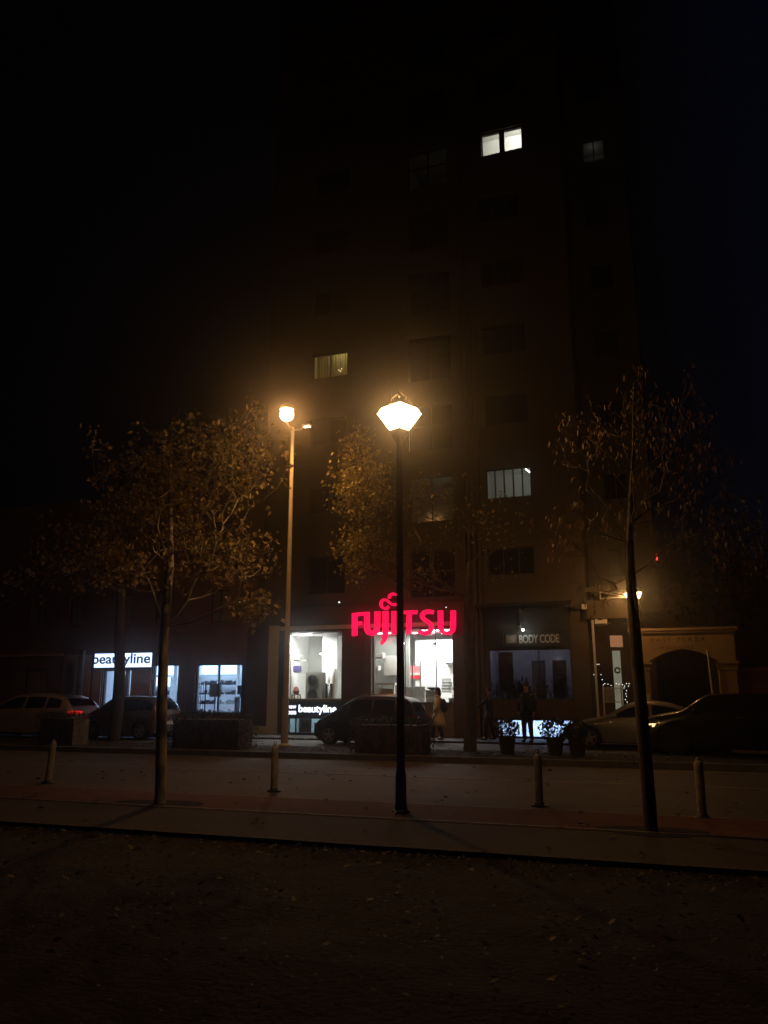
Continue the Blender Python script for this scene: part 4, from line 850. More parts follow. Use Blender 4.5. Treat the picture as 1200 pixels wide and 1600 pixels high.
# ------------------------------------------------------------------ trees
def make_tree(name, label, base, trunk, blobs, tr, leaf='autumn_leaves', lsize=0.11, per=7, kind='lobed', dens=None, barkm='bark', e=2.25, tip=0.0035, seed=1, group=None, cost=0.25, spread=0.14):
    random.seed(seed)
    o = thing(name, label, 'tree', base, group); bv = Vector(base)
    nodes = [Vector(p) for p in trunk]; par = [-1]+list(range(len(trunk)-1)); pl_ = [0.0]
    for i in range(1, len(nodes)): pl_.append(pl_[-1]+(nodes[i]-nodes[i-1]).length)
    fork0 = max(1, len(nodes)//2); forkp = nodes[-1]
    # subdivide nothing; attractors
    at_ = []
    for (c, r, n) in blobs:
        c = Vector(c)
        for _ in range(n):
            while True:
                d = Vector((U(-1,1),U(-1,1),U(-1,1)))
                if d.length <= 1: break
            d = d * (0.55+0.45*R()) 
            at_.append(c+Vector((d.x*r[0], d.y*r[1], d.z*r[2])))
    at_.sort(key=lambda p: (p-nodes[fork0]).length)
    for a in at_:
        best, bi = 1e9, 0
        for i in range(fork0, len(nodes)):
            v = a-nodes[i]; d = v.length
            if d > best: continue
            cst = d + cost*(pl_[i]-pl_[fork0]) + (0.5*d if v.z < 0.1*d else 0)
            if cst < best: best, bi = cst, i
        s0 = nodes[bi]; d = (a-s0).length; k = max(1, int(d/0.22)); prev = bi
        bend = Vector((U(-1,1),U(-1,1),U(0.2,1.2)))*d*0.10
        for j in range(1, k+1):
            t = j/k; q = s0.lerp(a, t) + bend*math.sin(math.pi*t)*(-0.9) + Vector((U(-1,1),U(-1,1),U(-1,1)))*0.018
            nodes.append(q); par.append(prev); pl_.append(pl_[prev]+(q-nodes[prev]).length); prev = len(nodes)-1
    ch = [[] for _ in nodes]
    for i, p in enumerate(par):
        if p >= 0: ch[p].append(i)
    rad = [0.0]*len(nodes)
    for i in reversed(range(len(nodes))):
        rad[i] = tip if not ch[i] else max(tip, sum(rad[c]**e for c in ch[i])**(1/e))
    nT = len(trunk)
    sc_ = tr[-1]/max(rad[nT-1], 1e-6)
    for i in range(nT, len(nodes)): rad[i] = max(tip*0.8, rad[i]*min(1.0, sc_*0.9) if rad[i] > tip*1.5 else rad[i])
    for i in range(nT): rad[i] = tr[min(i, len(tr)-1)]
    m = MB(); starts = [(-1, 0)]
    while starts:
        p, i = starts.pop(); chain = [p, i] if p >= 0 else [i]
        while ch[chain[-1]]:
            cs = sorted(ch[chain[-1]], key=lambda c: -rad[c])
            if chain[-1] < nT-1: cs = sorted(cs, key=lambda c: 0 if c < nT else 1)
            for c in cs[1:]: starts.append((chain[-1], c))
            chain.append(cs[0])
        rr = [rad[c] for c in chain]
        if p >= 0: rr[0] = rr[1]
        if len(chain) > 1: m.tube([nodes[c] for c in chain], rr, 12 if rr[0] > 0.04 else (6 if rr[0] > 0.012 else 4), False)
    obj('trunk', m, barkm, o, smooth=True, recalc=False)
    m = MB(); cnt = 0
    for i in range(nT, len(nodes)):
        if rad[i] > tip*2.4: continue
        dn = dens(nodes[i]) if dens else 1.0
        kk = per*dn*(1.0 if not ch[i] else 0.45)
        kk = int(kk)+(1 if R() < kk-int(kk) else 0)
        for _ in range(kk):
            c = nodes[i]+Vector((random.gauss(0,1),random.gauss(0,1),random.gauss(0,1)-0.3))*spread*0.55
            if kind == 'lobed': m.quad(*[c+p for p in leaf5(lsize*U(0.5,1.3), rrot(1.5), U(0.0,0.7))])
            else: m.quad(*[c+p for p in leaf_long(lsize*U(0.6,1.3), Matrix.Rotation(U(0,6.28),3,'Z') @ Matrix.Rotation(math.radians(90)+random.gauss(0,0.45),3,'X'))])
            cnt += 1
    if cnt: obj('crown', m, leaf, o, recalc=False)
    print(name, 'nodes', len(nodes), 'leaves', cnt)
    return o
def bed(x, y, r, lab, sq=True):
    m = MB(); n = 26; pts = []
    for k in range(n):
        t = 2*math.pi*k/n; q = r*(1+0.08*math.sin(3*t+x)); pts.append((x+q*1.0*math.cos(t), y+q*0.55*math.sin(t), 0.006))
    m.quad(*pts); struct('tree_bed', m, 'bed_soil')
# left near tree
t0 = gr(250,1256,0); P = lambda u, v, yy: at(u, v, yy)
y1 = t0.y
tr1 = [Vector((t0.x,y1,-0.05)), Vector((t0.x,y1,0.15)), P(253,1100,y1), P(257,980,y1), P(266,880,y1), P(266,780,y1), P(268,700,y1)]
bed(t0.x, t0.y, 0.72, '')
make_tree('plane_tree', 'autumn tree with a pale trunk and golden brown leaves beside the tall column lamp', (t0.x,y1,0), tr1,
  [(P(290,740,y1),(1.25,1.2,1.2),260), (P(380,720,y1-0.1),(0.75,0.9,0.85),140), (P(215,780,y1),(1.05,1.0,1.05),190), (P(340,860,y1),(1.0,1.0,0.8),170), (P(395,945,y1),(0.5,0.5,0.25),50), (P(175,880,y1+0.3),(1.0,1.0,0.6),120), (P(395,640,y1),(0.15,0.3,0.25),8), (P(160,690,y1),(0.15,0.4,0.3),7)],
  [0.092,0.086,0.080,0.074,0.060,0.030,0.018], lsize=0.082, per=9, barkm='bark_pale', seed=3, spread=0.15)
# right near tree, leaning
t0 = gr(1017,1299,0); y1 = t0.y
tr4 = [Vector((t0.x,y1,-0.05)), P(1014,1250,y1), P(1003,1120,y1), P(993,1000,y1), P(985,900,y1), P(984,820,y1), P(990,700,y1), P(990,600,y1)]
bed(t0.x+0.02, t0.y, 0.66, '')
make_tree('ash_tree', 'leaning tree at the right with sparse drooping brown leaves', (t0.x,y1,0), tr4,
  [(P(1000,660,y1),(0.9,1.0,0.75),90), (P(905,690,y1),(0.5,0.6,0.7),60), (P(1070,710,y1),(0.8,0.8,0.9),80), (P(890,840,y1),(0.6,0.7,0.5),55), (P(1110,840,y1),(0.9,0.9,0.7),70), (P(990,790,y1),(0.9,0.9,0.7),60), (P(930,930,y1),(0.5,0.5,0.3),16), (P(995,580,y1),(0.12,0.2,0.25),6), (P(1080,600,y1),(0.12,0.2,0.3),5)],
  [0.084,0.080,0.076,0.073,0.062,0.036,0.020,0.008], leaf='dry_leaves', lsize=0.078, per=4, kind='long', barkm='bark', seed=5, spread=0.13)
# tree in front of the tower
t0 = Vector((-5.36,22.0,0.1)); y1 = 22.0
tr3 = [t0-Vector((0,0,0.1)), P(734,1100,y1), P(732,1000,y1), P(733,930,y1), P(735,880,y1)]
def dens3(p):
    return 0.9 if p.x < -7.4 else (0.45 if p.x < -6.5 else 0.22)
make_tree('maple_tree', 'tree before the tower, leafy on its left side and bare on its right', t0, tr3,
  [(P(570,760,y1),(1.15,1.1,1.45),300), (P(575,860,y1),(1.2,1.1,1.0),170), (P(690,800,y1),(1.6,1.4,1.9),130), (P(770,830,y1),(1.3,1.2,1.7),90), (P(560,690,y1),(0.6,0.6,0.6),40), (P(660,900,y1),(1.5,1.0,0.6),50)],
  [0.19,0.17,0.15,0.14,0.09], leaf='golden_leaves', lsize=0.11, per=10, dens=dens3, seed=9, tip=0.006, spread=0.26)
# trees on the far strip, left
t0 = Vector((-18.05,23.4,0.1)); y1 = 23.4
make_tree('street_tree', 'dark thick tree standing in front of the glowing box sign', t0, [t0-Vector((0,0,0.1)), P(187,1080,y1), P(187,980,y1), P(190,900,y1)],
  [(P(110,850,y1),(2.2,1.6,1.6),150), (P(200,880,y1),(1.8,1.6,1.1),90), (P(60,900,y1),(1.6,1.4,1.0),60)], [0.22,0.19,0.17,0.12], barkm='bark_dark', leaf='dry_leaves', lsize=0.16, per=3.5, seed=12, tip=0.006, spread=0.3)
t0 = Vector((-25.0,22.0,0.1)); y1 = 22.0
make_tree('street_tree', 'dim tree at the far left edge whose crown hangs over the silver car', t0, [t0-Vector((0,0,0.1)), t0+Vector((0,0,3)), t0+Vector((0.1,0,4.2))],
  [(t0+Vector((0.8,0,5.6)),(2.4,1.6,1.7),140)], [0.2,0.16,0.1], leaf='dry_leaves', lsize=0.16, per=3.5, seed=13, tip=0.006, spread=0.3)
t0 = Vector((3.6,23.5,0.1))
make_tree('street_tree', 'dark leafy tree at the right edge beyond the black car', t0, [t0-Vector((0,0,0.1)), t0+Vector((0,0,2.4)), t0+Vector((0,0,3.8))],
  [(t0+Vector((-0.6,0,5.4)),(2.4,1.6,2.0),150), (t0+Vector((0.8,0,4.2)),(1.8,1.4,1.4),60)], [0.2,0.16,0.1], leaf='hedge_leaves', lsize=0.17, per=4.5, seed=14, tip=0.006, spread=0.32)
t0 = Vector((1.6,36,0.1))
make_tree('garden_tree', 'black tree silhouette behind the gateway', t0, [t0-Vector((0,0,0.1)), t0+Vector((0,0,2.8)), t0+Vector((0,0,4.6))],
  [(t0+Vector((0,0,6.3)),(3.2,2.0,2.6),200)], [0.25,0.2,0.12], leaf='hedge_leaves', lsize=0.22, per=4.5, seed=15, tip=0.008, spread=0.4)
random.seed(21)

# ------------------------------------------------------------------ hedges and planters
def hedge(x0, x1, y0, y1, z0, z1, label, n=2600):
    o = thing('hedge', label, 'hedge', ((x0+x1)/2,(y0+y1)/2,z0), 'clipped hedge blocks along the far kerb')
    obj('twigs', MB().box(x0+0.12,x1-0.12,y0+0.1,y1-0.1,z0-0.02,z1-0.12), 'bark', o); m = MB()
    for _ in range(n):
        a = [U(x0,x1), U(y0,y1), U(z0,z1)]; f = random.choice((0,1,1,2,2)); 
        a[f] = (((x0,x1),(y0,y1),(z0,z1))[f][1 if f == 2 or R() < 0.4 else 0]) + random.gauss(0,0.035)
        c = Vector(a); c.z += 0.05*mn.noise(Vector((c.x*2.3,c.y*2.3,1)))
        m.quad(*[c+p for p in leaf_long(U(0.05,0.09), rrot(1.5))])
    obj('foliage', m, 'hedge_leaves', o, recalc=False); return o
hedge(-18.6,-17.1,20.3,21.2,0.1,1.0,'short clipped hedge in front of the red tail lights')
hedge(-13.9,-11.5,20.4,21.4,0.1,1.02,'clipped hedge below the shop window with the railing', 3600)
hedge(-8.25,-6.15,20.4,21.4,0.1,0.93,'clipped hedge in front of the small black car', 3200)
def tub(u, v, s, label, n=420):
    q = gr(u, v, 0.1); q.y = 21.3; q.x = at(u, v, 21.3).x
    o = thing('planter', label, 'planter', (q.x,q.y,0.1), 'potted shrubs before the salon')
    obj('pot', MB().lathe([(0.17,0.1),(0.22,0.48),(0.24,0.5),(0.2,0.5)],(q.x,q.y,0),14), 'planter', o)
    m = MB()
    for _ in range(n):
        d = Vector((random.gauss(0,1),random.gauss(0,1),random.gauss(0,1))).normalized()*U(0.5,1.05)**0.6
        c = Vector((q.x+d.x*0.34*s, q.y+d.y*0.3*s, 0.72+d.z*0.26*s)); m.quad(*[c+p for p in leaf5(U(0.05,0.10), rrot(1.5))])
    st = obj('foliage', m, 'hedge_leaves', o, recalc=False)
    m = MB()
    for k in range(7): m.tube([(q.x,q.y,0.45),(q.x+U(-.25,.25),q.y+U(-.2,.2),U(0.65,0.95))],0.008,5)
    obj('stem', m, 'bark', o)
tub(793,1180,1.0,'round shrub in a pot left of the standing man')
tub(868,1182,1.15,'wide shrub in a pot right of the standing man', 560)
tub(903,1184,0.95,'shrub in a pot beside the front of the pale car')

# ------------------------------------------------------------------ cars
def lerp_list(L, x):
    if x <= L[0][0]: return L[0][1]
    for (a, b), (c, d) in zip(L, L[1:]):
        if x <= c: t = (x-a)/(c-a) if c > a else 0; return b+(d-b)*t
    return L[-1][1]
def smooth_list(L, n=3):
    P = [Vector((a, b, 0)) for a, b in L]
    for _ in range(n):
        Q = [P[0]]
        for a, b in zip(P, P[1:]): Q += [a.lerp(b,0.25), a.lerp(b,0.75)]
        Q.append(P[-1]); P = Q
    return [(p.x, p.y) for p in P]
def car(name, label, cx, cy, z, L, W, H, top, belt, wheels, wr, paint, wins, wsx, rwx, rails=False, rz=0, tail_on=False, head_glint=False, spoke=5, rimm='rim'):
    """local coordinates: nose at -x, near side at -y. top/belt: outlines as fractions of L (x) and metres (z)"""
    o = thing(name, label, 'car', (0,0,0)); T = smooth_list([(-L/2+f*L, zz) for f, zz in top]); Bt = [(-L/2+f*L, zz) for f, zz in belt]
    Wx = [-L/2+f*L for f in wheels]; ra = wr*1.17
    def topz(x): return lerp_list(T, x)
    def bz(x): return min(lerp_list(Bt, x), topz(x)-0.03)
    def hw(x):
        u_ = abs(x)/(L/2); return W/2*(1-0.05*u_*u_-0.17*max(0,(u_-0.86)/0.14)**2)
    def low_(x):
        e_ = 0.20+0.10*max(0,(abs(x)/(L/2)-0.9)/0.1)
        for c in Wx:
            if abs(x-c) < ra: e_ = max(e_, wr-0.02+math.sqrt(max(0, ra*ra-(x-c)**2)))
        return e_
    def half(x):
        w_, t, b, l = hw(x), topz(x), bz(x), low_(x); g = max(0, t-b); wt = w_-0.05-0.38*g
        mid = max(l+0.01, min(0.55, b-0.1)); b_ = max(b, mid+0.03)
        return [(w_-0.03, l), (w_, mid), (w_-0.01, (mid+b_)/2), (w_-0.035, b_), (wt+0.02 if g > 0.12 else w_-0.1, b_+(t-b_)*0.86), ((wt-0.10) if g > 0.12 else w_-0.22, t-0.005), ((wt-0.10)*0.5, t+0.012), (0, t+0.018)]
    xs = set(); k = 0
    while k <= 60: xs.add(-L/2+L*k/60); k += 1
    for c in Wx:
        for j in range(-8, 9): xs.add(c+ra*math.sin(j*math.pi/16)*0.999)
    xs = sorted(xs); m = MB(); nn = 15
    for x in xs:
        h_ = half(x); ring = [(-y_, z_) for y_, z_ in h_] + [(y_, z_) for y_, z_ in reversed(h_[:-1])]
        m.v += [(x, y_, z_) for y_, z_ in ring]
    for i in range(len(xs)-1):
        for j in range(nn-1): a = i*nn+j; m.f.append((a, a+1, a+nn+1, a+nn))
    m.f.append(tuple(range(nn))); m.f.append(tuple((len(xs)-1)*nn+j for j in reversed(range(nn))))
    b = lo('body', m, paint, o, smooth=True)
    lo('underbody', MB().box(-L/2+0.12,L/2-0.12,-W/2+0.24,W/2-0.24,0.17,0.5), 'rubber', o)
    def ys(x, z_):
        h_ = half(x)
        for (a, c), (d, e_) in zip(h_, h_[1:]):
            if c <= z_ <= e_ and e_ > c: return a+(d-a)*(z_-c)/(e_-c)
        return h_[4][0]
    for s in (-1, 1):
        for (f0, f1) in wins:
            xa, xb = -L/2+f0*L, -L/2+f1*L; m = MB(); n = 12
            cols = []
            for k in range(n+1):
                x = xa+(xb-xa)*k/n; zl = bz(x)+0.035; zh = topz(x)-0.11
                if zh < zl+0.02: zh = zl+0.02
                cols.append([(x, s*(ys(x,zz)+0.006), zz) for zz in (zl, (zl+zh)/2, zh)])
            for k in range(n):
                for j in (0,1): m.quad(cols[k][j], cols[k+1][j], cols[k+1][j+1], cols[k][j+1])
            lo('side_window', m, 'car_glass', o)
        x = -L/2+wsx[0]*L+0.28; yy = s*(ys(x,bz(x)+0.05)); mr = MB().ball((x, yy+s*0.10, bz(x)+0.09),(0.07,0.09,0.06),10,8); mr.tube([(x,yy-s*0.02,bz(x)+0.05),(x,yy+s*0.08,bz(x)+0.07)],0.02,6); lo('mirror', mr, paint, o, smooth=True)
        for f in (0.5, 0.72):
            x = -L/2+f*L; yy = s*(hw(x)+0.005); lo('door_handle', MB().box(x-0.08,x+0.08,min(yy,yy+s*0.02),max(yy,yy+s*0.02),bz(x)-0.11,bz(x)-0.08), 'rim', o)
        m = MB(); 
        for c in Wx: pass
        xe = -L/2; zt = topz(xe+0.15)
        m.quad(*[(xe+dx, s*(hw(xe+dx)+0.004-0.0), zz) for dx, zz in ((0.03,zt-0.24),(0.30,zt-0.20),(0.34,zt-0.12),(0.10,zt-0.13))])
        m.quad(*[(xe-0.004, s*yv, zz) for yv, zz in ((hw(xe)-0.02,zt-0.2),(hw(xe)-0.34,zt-0.2),(hw(xe)-0.30,zt-0.08),(hw(xe)-0.02,zt-0.07))])
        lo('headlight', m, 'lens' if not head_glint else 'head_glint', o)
        xe = L/2; zt = bz(xe-0.4)
        m = MB(); m.quad(*[(xe+0.004, s*yv, zz) for yv, zz in ((hw(xe)-0.02,zt-0.22),(hw(xe)-0.42,zt-0.18),(hw(xe)-0.42,zt-0.10),(hw(xe)-0.02,zt-0.08))])
        m.quad(*[(xe-dx, s*(hw(xe-dx)+0.004), zz) for dx, zz in ((0.01,zt-0.22),(0.22,zt-0.17),(0.24,zt-0.10),(0.01,zt-0.08))])
        lo('tail_light', m, 'tail_glow' if tail_on else 'tail_red', o)
        for c in Wx:
            yc = s*(hw(c)-0.11)
            wh = MB().lathe([(wr*0.62,-0.10),(wr*0.95,-0.105),(wr,-0.07),(wr,0.07),(wr*0.95,0.105),(wr*0.62,0.10)], (c,yc,wr), 24, 'y')
            wo = lo('wheel', wh, 'rubber', o, smooth=False)
            rm = MB(); yf = yc+s*0.108
            pts = [(c+wr*0.63*math.cos(t*math.pi/12), yf, wr+wr*0.63*math.sin(t*math.pi/12)) for t in range(25)]; rm.tube(pts, 0.014, 6, False)
            for k in range(spoke):
                a = 2*math.pi*k/spoke+0.3; dx, dz = math.cos(a), math.sin(a); q = 0.05
                rm.quad((c-dz*q,yf,wr+dx*q),(c+dx*wr*0.62-dz*q*0.6,yf,wr+dz*wr*0.62+dx*q*0.6),(c+dx*wr*0.62+dz*q*0.6,yf,wr+dz*wr*0.62-dx*q*0.6),(c+dz*q,yf,wr-dx*q))
            rm.lathe([(0.06,-0.01),(0.06,0.01)],(c,yf,wr),12,'y'); lo('rim', rm, rimm, wo, recalc=False)
        if rails:
            xa, xb = -L/2+rails[0]*L, -L/2+rails[1]*L; pts = [(xa,s*(half(xa)[5][0]),topz(xa))]+[(xa+(xb-xa)*k/8, s*half(xa+(xb-xa)*k/8)[5][0], topz(xa+(xb-xa)*k/8)+0.045) for k in range(1,8)]+[(xb,s*half(xb)[5][0],topz(xb))]
            lo('roof_rail', MB().tube(pts, 0.014, 6), 'rim', o)
    def top_panel(nm, f0, f1, mtl):
        m = MB(); xa, xb = -L/2+f0*L, -L/2+f1*L; n = 8; rows = []
        for k in range(n+1):
            x = xa+(xb-xa)*k/n; w5 = half(x)[5][0]-0.02; t = topz(x); rows.append([(x-0.004, yy*w5, t+0.02+(0.012-0.012*abs(yy))) for yy in (-1,-0.5,0,0.5,1)])
        for k in range(n):
            for j in range(4): m.quad(rows[k][j],rows[k][j+1],rows[k+1][j+1],rows[k+1][j])
        lo(nm, m, mtl, o)
    top_panel('windshield', wsx[0], wsx[1], 'car_glass'); top_panel('rear_window', rwx[0], rwx[1], 'car_glass')
    lo('bumper', MB().box(-L/2-0.02,-L/2+0.06,-hw(L/2)+0.06,hw(L/2)-0.06,0.26,0.42).box(L/2-0.06,L/2+0.02,-hw(L/2)+0.06,hw(L/2)-0.06,0.28,0.44), paint, o)
    lo('plate', MB().box(L/2+0.021,L/2+0.028,-0.26,0.26,0.52,0.63), 'white_plastic', o)
    o.location = (cx, cy, z); o.rotation_euler.z = rz; WL[o.name] = Vector((cx,cy,z)); return o
emis('tail_glow', (1.0,0.03,0.02), 0.9); emis('head_glint', (1.0,0.6,0.25), 2.5); emis('amber', (1.0,0.5,0.08), 2.5)  # head_glint paints a lamp reflection on the headlight as emission
ZL = 0.06
car('small_car', 'small black hatchback with roof rails and a short sloping nose', -9.25, 24.75, ZL, 3.40, 1.66, 1.47,
    [(0,0.55),(0.01,0.66),(0.10,0.86),(0.22,1.04),(0.36,1.40),(0.46,1.50),(0.75,1.50),(0.93,1.42),(0.985,1.05),(1.0,0.7),(1.0,0.5)], [(0,0.6),(0.2,0.92),(0.9,1.0),(1,1.0)], (0.17,0.83), 0.30, 'black_paint', [(0.30,0.58),(0.60,0.80),(0.82,0.92)], (0.20,0.38), (0.95,0.985), rails=(0.42,0.88))
car('parked_suv', 'large silver car with a glowing red tail light at the far left', -22.6, 24.7, ZL, 4.75, 1.86, 1.58,
    [(0,0.6),(0.01,0.8),(0.14,0.98),(0.24,1.06),(0.36,1.44),(0.48,1.58),(0.78,1.56),(0.90,1.42),(0.96,1.10),(0.995,1.02),(1.0,0.55)], [(0,0.7),(0.2,0.98),(0.9,1.05),(1,1.05)], (0.18,0.80), 0.35, 'silver_paint', [(0.30,0.53),(0.55,0.73),(0.75,0.88)], (0.23,0.38), (0.90,0.96), tail_on=True)
car('station_wagon', 'taupe station wagon parked behind the thick dark trunk', -18.6, 25.0, ZL, 3.35, 1.70, 1.46,
    [(0,0.55),(0.01,0.72),(0.10,0.88),(0.20,0.98),(0.36,1.38),(0.46,1.48),(0.80,1.47),(0.92,1.36),(0.985,0.98),(1.0,0.7),(1.0,0.5)], [(0,0.65),(0.2,0.93),(0.9,0.98),(1,0.98)], (0.18,0.80), 0.31, 'taupe_paint', [(0.28,0.52),(0.54,0.74),(0.76,0.92)], (0.20,0.38), (0.93,0.98), rails=(0.42,0.90))
car('coupe', 'pale silver coupe with a low curved roof beside the salon', -1.1, 25.4, ZL, 4.1, 1.76, 1.36,
    [(0,0.50),(0.01,0.66),(0.12,0.80),(0.28,0.90),(0.42,1.24),(0.52,1.36),(0.66,1.35),(0.80,1.22),(0.92,1.02),(0.99,0.92),(1.0,0.5)], [(0,0.6),(0.25,0.84),(0.8,0.92),(1,0.92)], (0.17,0.80), 0.31, 'sand_paint', [(0.33,0.58),(0.60,0.78)], (0.28,0.44), (0.74,0.88))
car('black_suv', 'big black off-road car cut by the right edge, with a glinting headlight', 1.45, 23.6, ZL, 4.7, 1.86, 1.60,
    [(0,0.6),(0.008,0.92),(0.14,1.06),(0.22,1.12),(0.31,1.46),(0.38,1.56),(0.80,1.56),(0.95,1.50),(0.99,1.15),(1.0,0.8),(1.0,0.5)], [(0,0.75),(0.2,1.04),(0.9,1.1),(1,1.1)], (0.17,0.80), 0.37, 'night_paint', [(0.28,0.52),(0.54,0.74),(0.76,0.92)], (0.22,0.33), (0.95,0.99), head_glint=True, rimm='rim_dark')

# ------------------------------------------------------------------ people
def skin_body(name, J, E, m, parent, sub=2):
    me = bpy.data.meshes.new(name); keys = list(J); me.from_pydata([J[k][0] for k in keys], [(keys.index(a), keys.index(b)) for a, b in E], [])
    o = bpy.data.objects.new('tmp', me); sc.collection.objects.link(o)
    s = o.modifiers.new('s', 'SKIN'); s.use_smooth_shade = True
    for i, k in enumerate(keys):
        r = J[k][1]; me.skin_vertices[0].data[i].radius = r if hasattr(r, '__len__') else (r, r)
    me.skin_vertices[0].data[keys.index('pelvis')].use_root = True
    sb = o.modifiers.new('b', 'SUBSURF'); sb.levels = sub; sb.render_levels = sub
    dg = bpy.context.evaluated_depsgraph_get(); dg.update(); out = bpy.data.meshes.new_from_object(o.evaluated_get(dg)); bpy.data.objects.remove(o)
    r = lo(name, MB(), m, parent) if False else None
    out.materials.clear(); out.materials.append(MATS[m]); ob = bpy.data.objects.new(name, out); sc.collection.objects.link(ob); ob.parent = parent; WL[ob.name] = Vector((0,0,0)); return ob
def person(label, loc, rz, armL, armR, legL, legR, h=1.72, top='cloth_black', legs='cloth_navy', shoes='rubber', coat=None, hair='short', build=1.0):
    """local: faces -x; arms and legs given as (elbow, hand) and (knee, ankle) points"""
    o = thing('person', label, 'person', (0,0,0)); s = h/1.72; V = lambda *a: Vector(a)*s
    J = {'pelvis':(V(0,0,0.95),(0.15*s*build,0.12*s)), 'waist':(V(0,0,1.08),(0.14*s*build,0.11*s)), 'chest':(V(-0.01,0,1.28),(0.16*s*build,0.12*s)), 'neckb':(V(0,0,1.43),0.07*s), 'neck':(V(-0.01,0,1.50),0.052*s),
         'head1':(V(-0.02,0,1.57),0.075*s), 'head2':(V(-0.02,0,1.65),0.085*s), 'head3':(V(-0.01,0,1.70),0.06*s)}
    E = [('pelvis','waist'),('waist','chest'),('chest','neckb'),('neckb','neck'),('neck','head1'),('head1','head2'),('head2','head3')]
    for sd, arm, leg in (('L',armL,legL),('R',armR,legR)):
        y = -1 if sd == 'L' else 1
        J['sh'+sd] = (V(0,y*0.19,1.38),0.062*s); J['el'+sd] = (V(*arm[0]),0.047*s); J['wr'+sd] = (V(*arm[1]),0.030*s)
        d = (V(*arm[1])-V(*arm[0])).normalized(); side = Vector((-1,0,0)) - d*d.dot(Vector((-1,0,0))); side = side.normalized() if side.length > 0.01 else Vector((0,0,1))
        J['pa'+sd] = (V(*arm[1])+d*0.06*s,(0.034*s,0.02*s)); E += [('chest','sh'+sd),('sh'+sd,'el'+sd),('el'+sd,'wr'+sd),('wr'+sd,'pa'+sd)]
        for k in range(4):
            q = V(*arm[1])+d*0.10*s+side*(0.03-0.02*k)*s; t = q+d*(0.065,0.075,0.07,0.055)[k]*s+Vector((0,-y,0))*0.015*s
            J['f%d%s'%(k,sd)] = (q,0.009*s); J['g%d%s'%(k,sd)] = (t,0.007*s); E += [('pa'+sd,'f%d%s'%(k,sd)),('f%d%s'%(k,sd),'g%d%s'%(k,sd))]
        J['th'+sd] = (V(*arm[1])+d*0.07*s+side*0.055*s,0.010*s); E.append(('pa'+sd,'th'+sd))
        J['hip'+sd] = (V(0,y*0.09,0.88),0.092*s*build); J['kn'+sd] = (V(*leg[0]),0.060*s); J['an'+sd] = (V(*leg[1]),0.042*s)
        J['to'+sd] = (V(*leg[1])+Vector((-0.16,0,-0.045))*s,(0.035*s,0.025*s)); E += [('pelvis','hip'+sd),('hip'+sd,'kn'+sd),('kn'+sd,'an'+sd),('an'+sd,'to'+sd)]
    body = skin_body('body', J, E, 'skin', o, 1)
    m = MB()    # face
    for y in (-1,1): m.ball(tuple(V(-0.098,y*0.032,1.655)),0.011*s,8,6)
    lo('eyes', m, 'dark_plastic', o); lo('nose', MB().lathe([(0.014*s,0),(0.004*s,0.045*s)],tuple(V(-0.106,0,1.605)),6), 'skin', o)
    lo('mouth', MB().box(-0.103*s,-0.095*s,-0.022*s,0.022*s,1.575*s,1.583*s), 'brick_red', o)
    # jacket, trousers, shoes: shells following the limbs
    def shell(nm, segs, m_):
        mb = MB()
        for pts, rr in segs: mb.tube([Vector(p)*s for p in pts], [r_*s for r_ in rr], 14)
        return lo(nm, mb, m_, o, smooth=True)
    def ell(nm, rings, m_):   # rings: (x,y,z,rx,ry)
        mb = MB(); n = 20; b = 0
        for (x,y,z_,rx,ry) in rings:
            for k in range(n): t = 2*math.pi*k/n; mb.v.append(((x+rx*math.cos(t))*s,(y+ry*math.sin(t))*s,z_*s))
        for i in range(len(rings)-1):
            for k in range(n): a0 = i*n+k; a1 = i*n+(k+1)%n; mb.f.append((a0,a1,a1+n,a0+n))
        mb.f.append(tuple(range(n))); mb.f.append(tuple((len(rings)-1)*n+k for k in range(n)))
        return lo(nm, mb, m_, o, smooth=True)
    bd = build
    if coat: ell('coat', [(0.02,0,0.48,0.26,0.27),(0.015,0,0.62,0.23,0.25),(0.01,0,0.85,0.19*bd,0.22*bd),(0,0,1.05,0.15*bd,0.19*bd),(-0.01,0,1.28,0.15*bd,0.22*bd),(0,0,1.40,0.12,0.19),(0,0,1.47,0.07,0.09),(0,0,1.50,0.06,0.065)], coat)
    else: ell('jacket', [(0,0,0.84,0.155*bd,0.19*bd),(0,0,0.95,0.155*bd,0.19*bd),(0,0,1.08,0.15*bd,0.18*bd),(-0.01,0,1.28,0.15*bd,0.21*bd),(0,0,1.40,0.11,0.18),(0,0,1.46,0.07,0.09),(0,0,1.49,0.06,0.065)], top)
    shell('sleeve', [([(0,-0.17,1.39),armL[0],[a+(b-a)*0.97 for a,b in zip(armL[0],armL[1])]],[0.078,0.062,0.046])], coat or top); shell('sleeve', [([(0,0.17,1.39),armR[0],[a+(b-a)*0.97 for a,b in zip(armR[0],armR[1])]],[0.078,0.062,0.046])], coat or top)
    shell('trousers', [([(0,-0.085,0.93),(legL[0][0]*0.5,-0.09,0.7),legL[0],legL[1]],[0.115,0.105,0.078,0.058]),([(0,0.085,0.93),(legR[0][0]*0.5,0.09,0.7),legR[0],legR[1]],[0.115,0.105,0.078,0.058])], legs)
    for lg in (legL, legR):
        a = lg[1]; mb = MB(); mb.ball((a[0]*s-0.06*s,a[1]*s,(a[2]-0.045)*s),(0.135*s,0.05*s,0.042*s),12,8); mb.ball((a[0]*s,a[1]*s,(a[2]-0.01)*s),(0.055*s,0.045*s,0.06*s),10,6); lo('shoe', mb, shoes, o, smooth=True)
    mb = MB(); mb.ball((0.012*s,0,1.675*s),(0.098*s,0.09*s,0.085*s),14,10)
    if hair == 'long': mb.ball((0.065*s,0,1.56*s),(0.06*s,0.085*s,0.14*s),12,8)
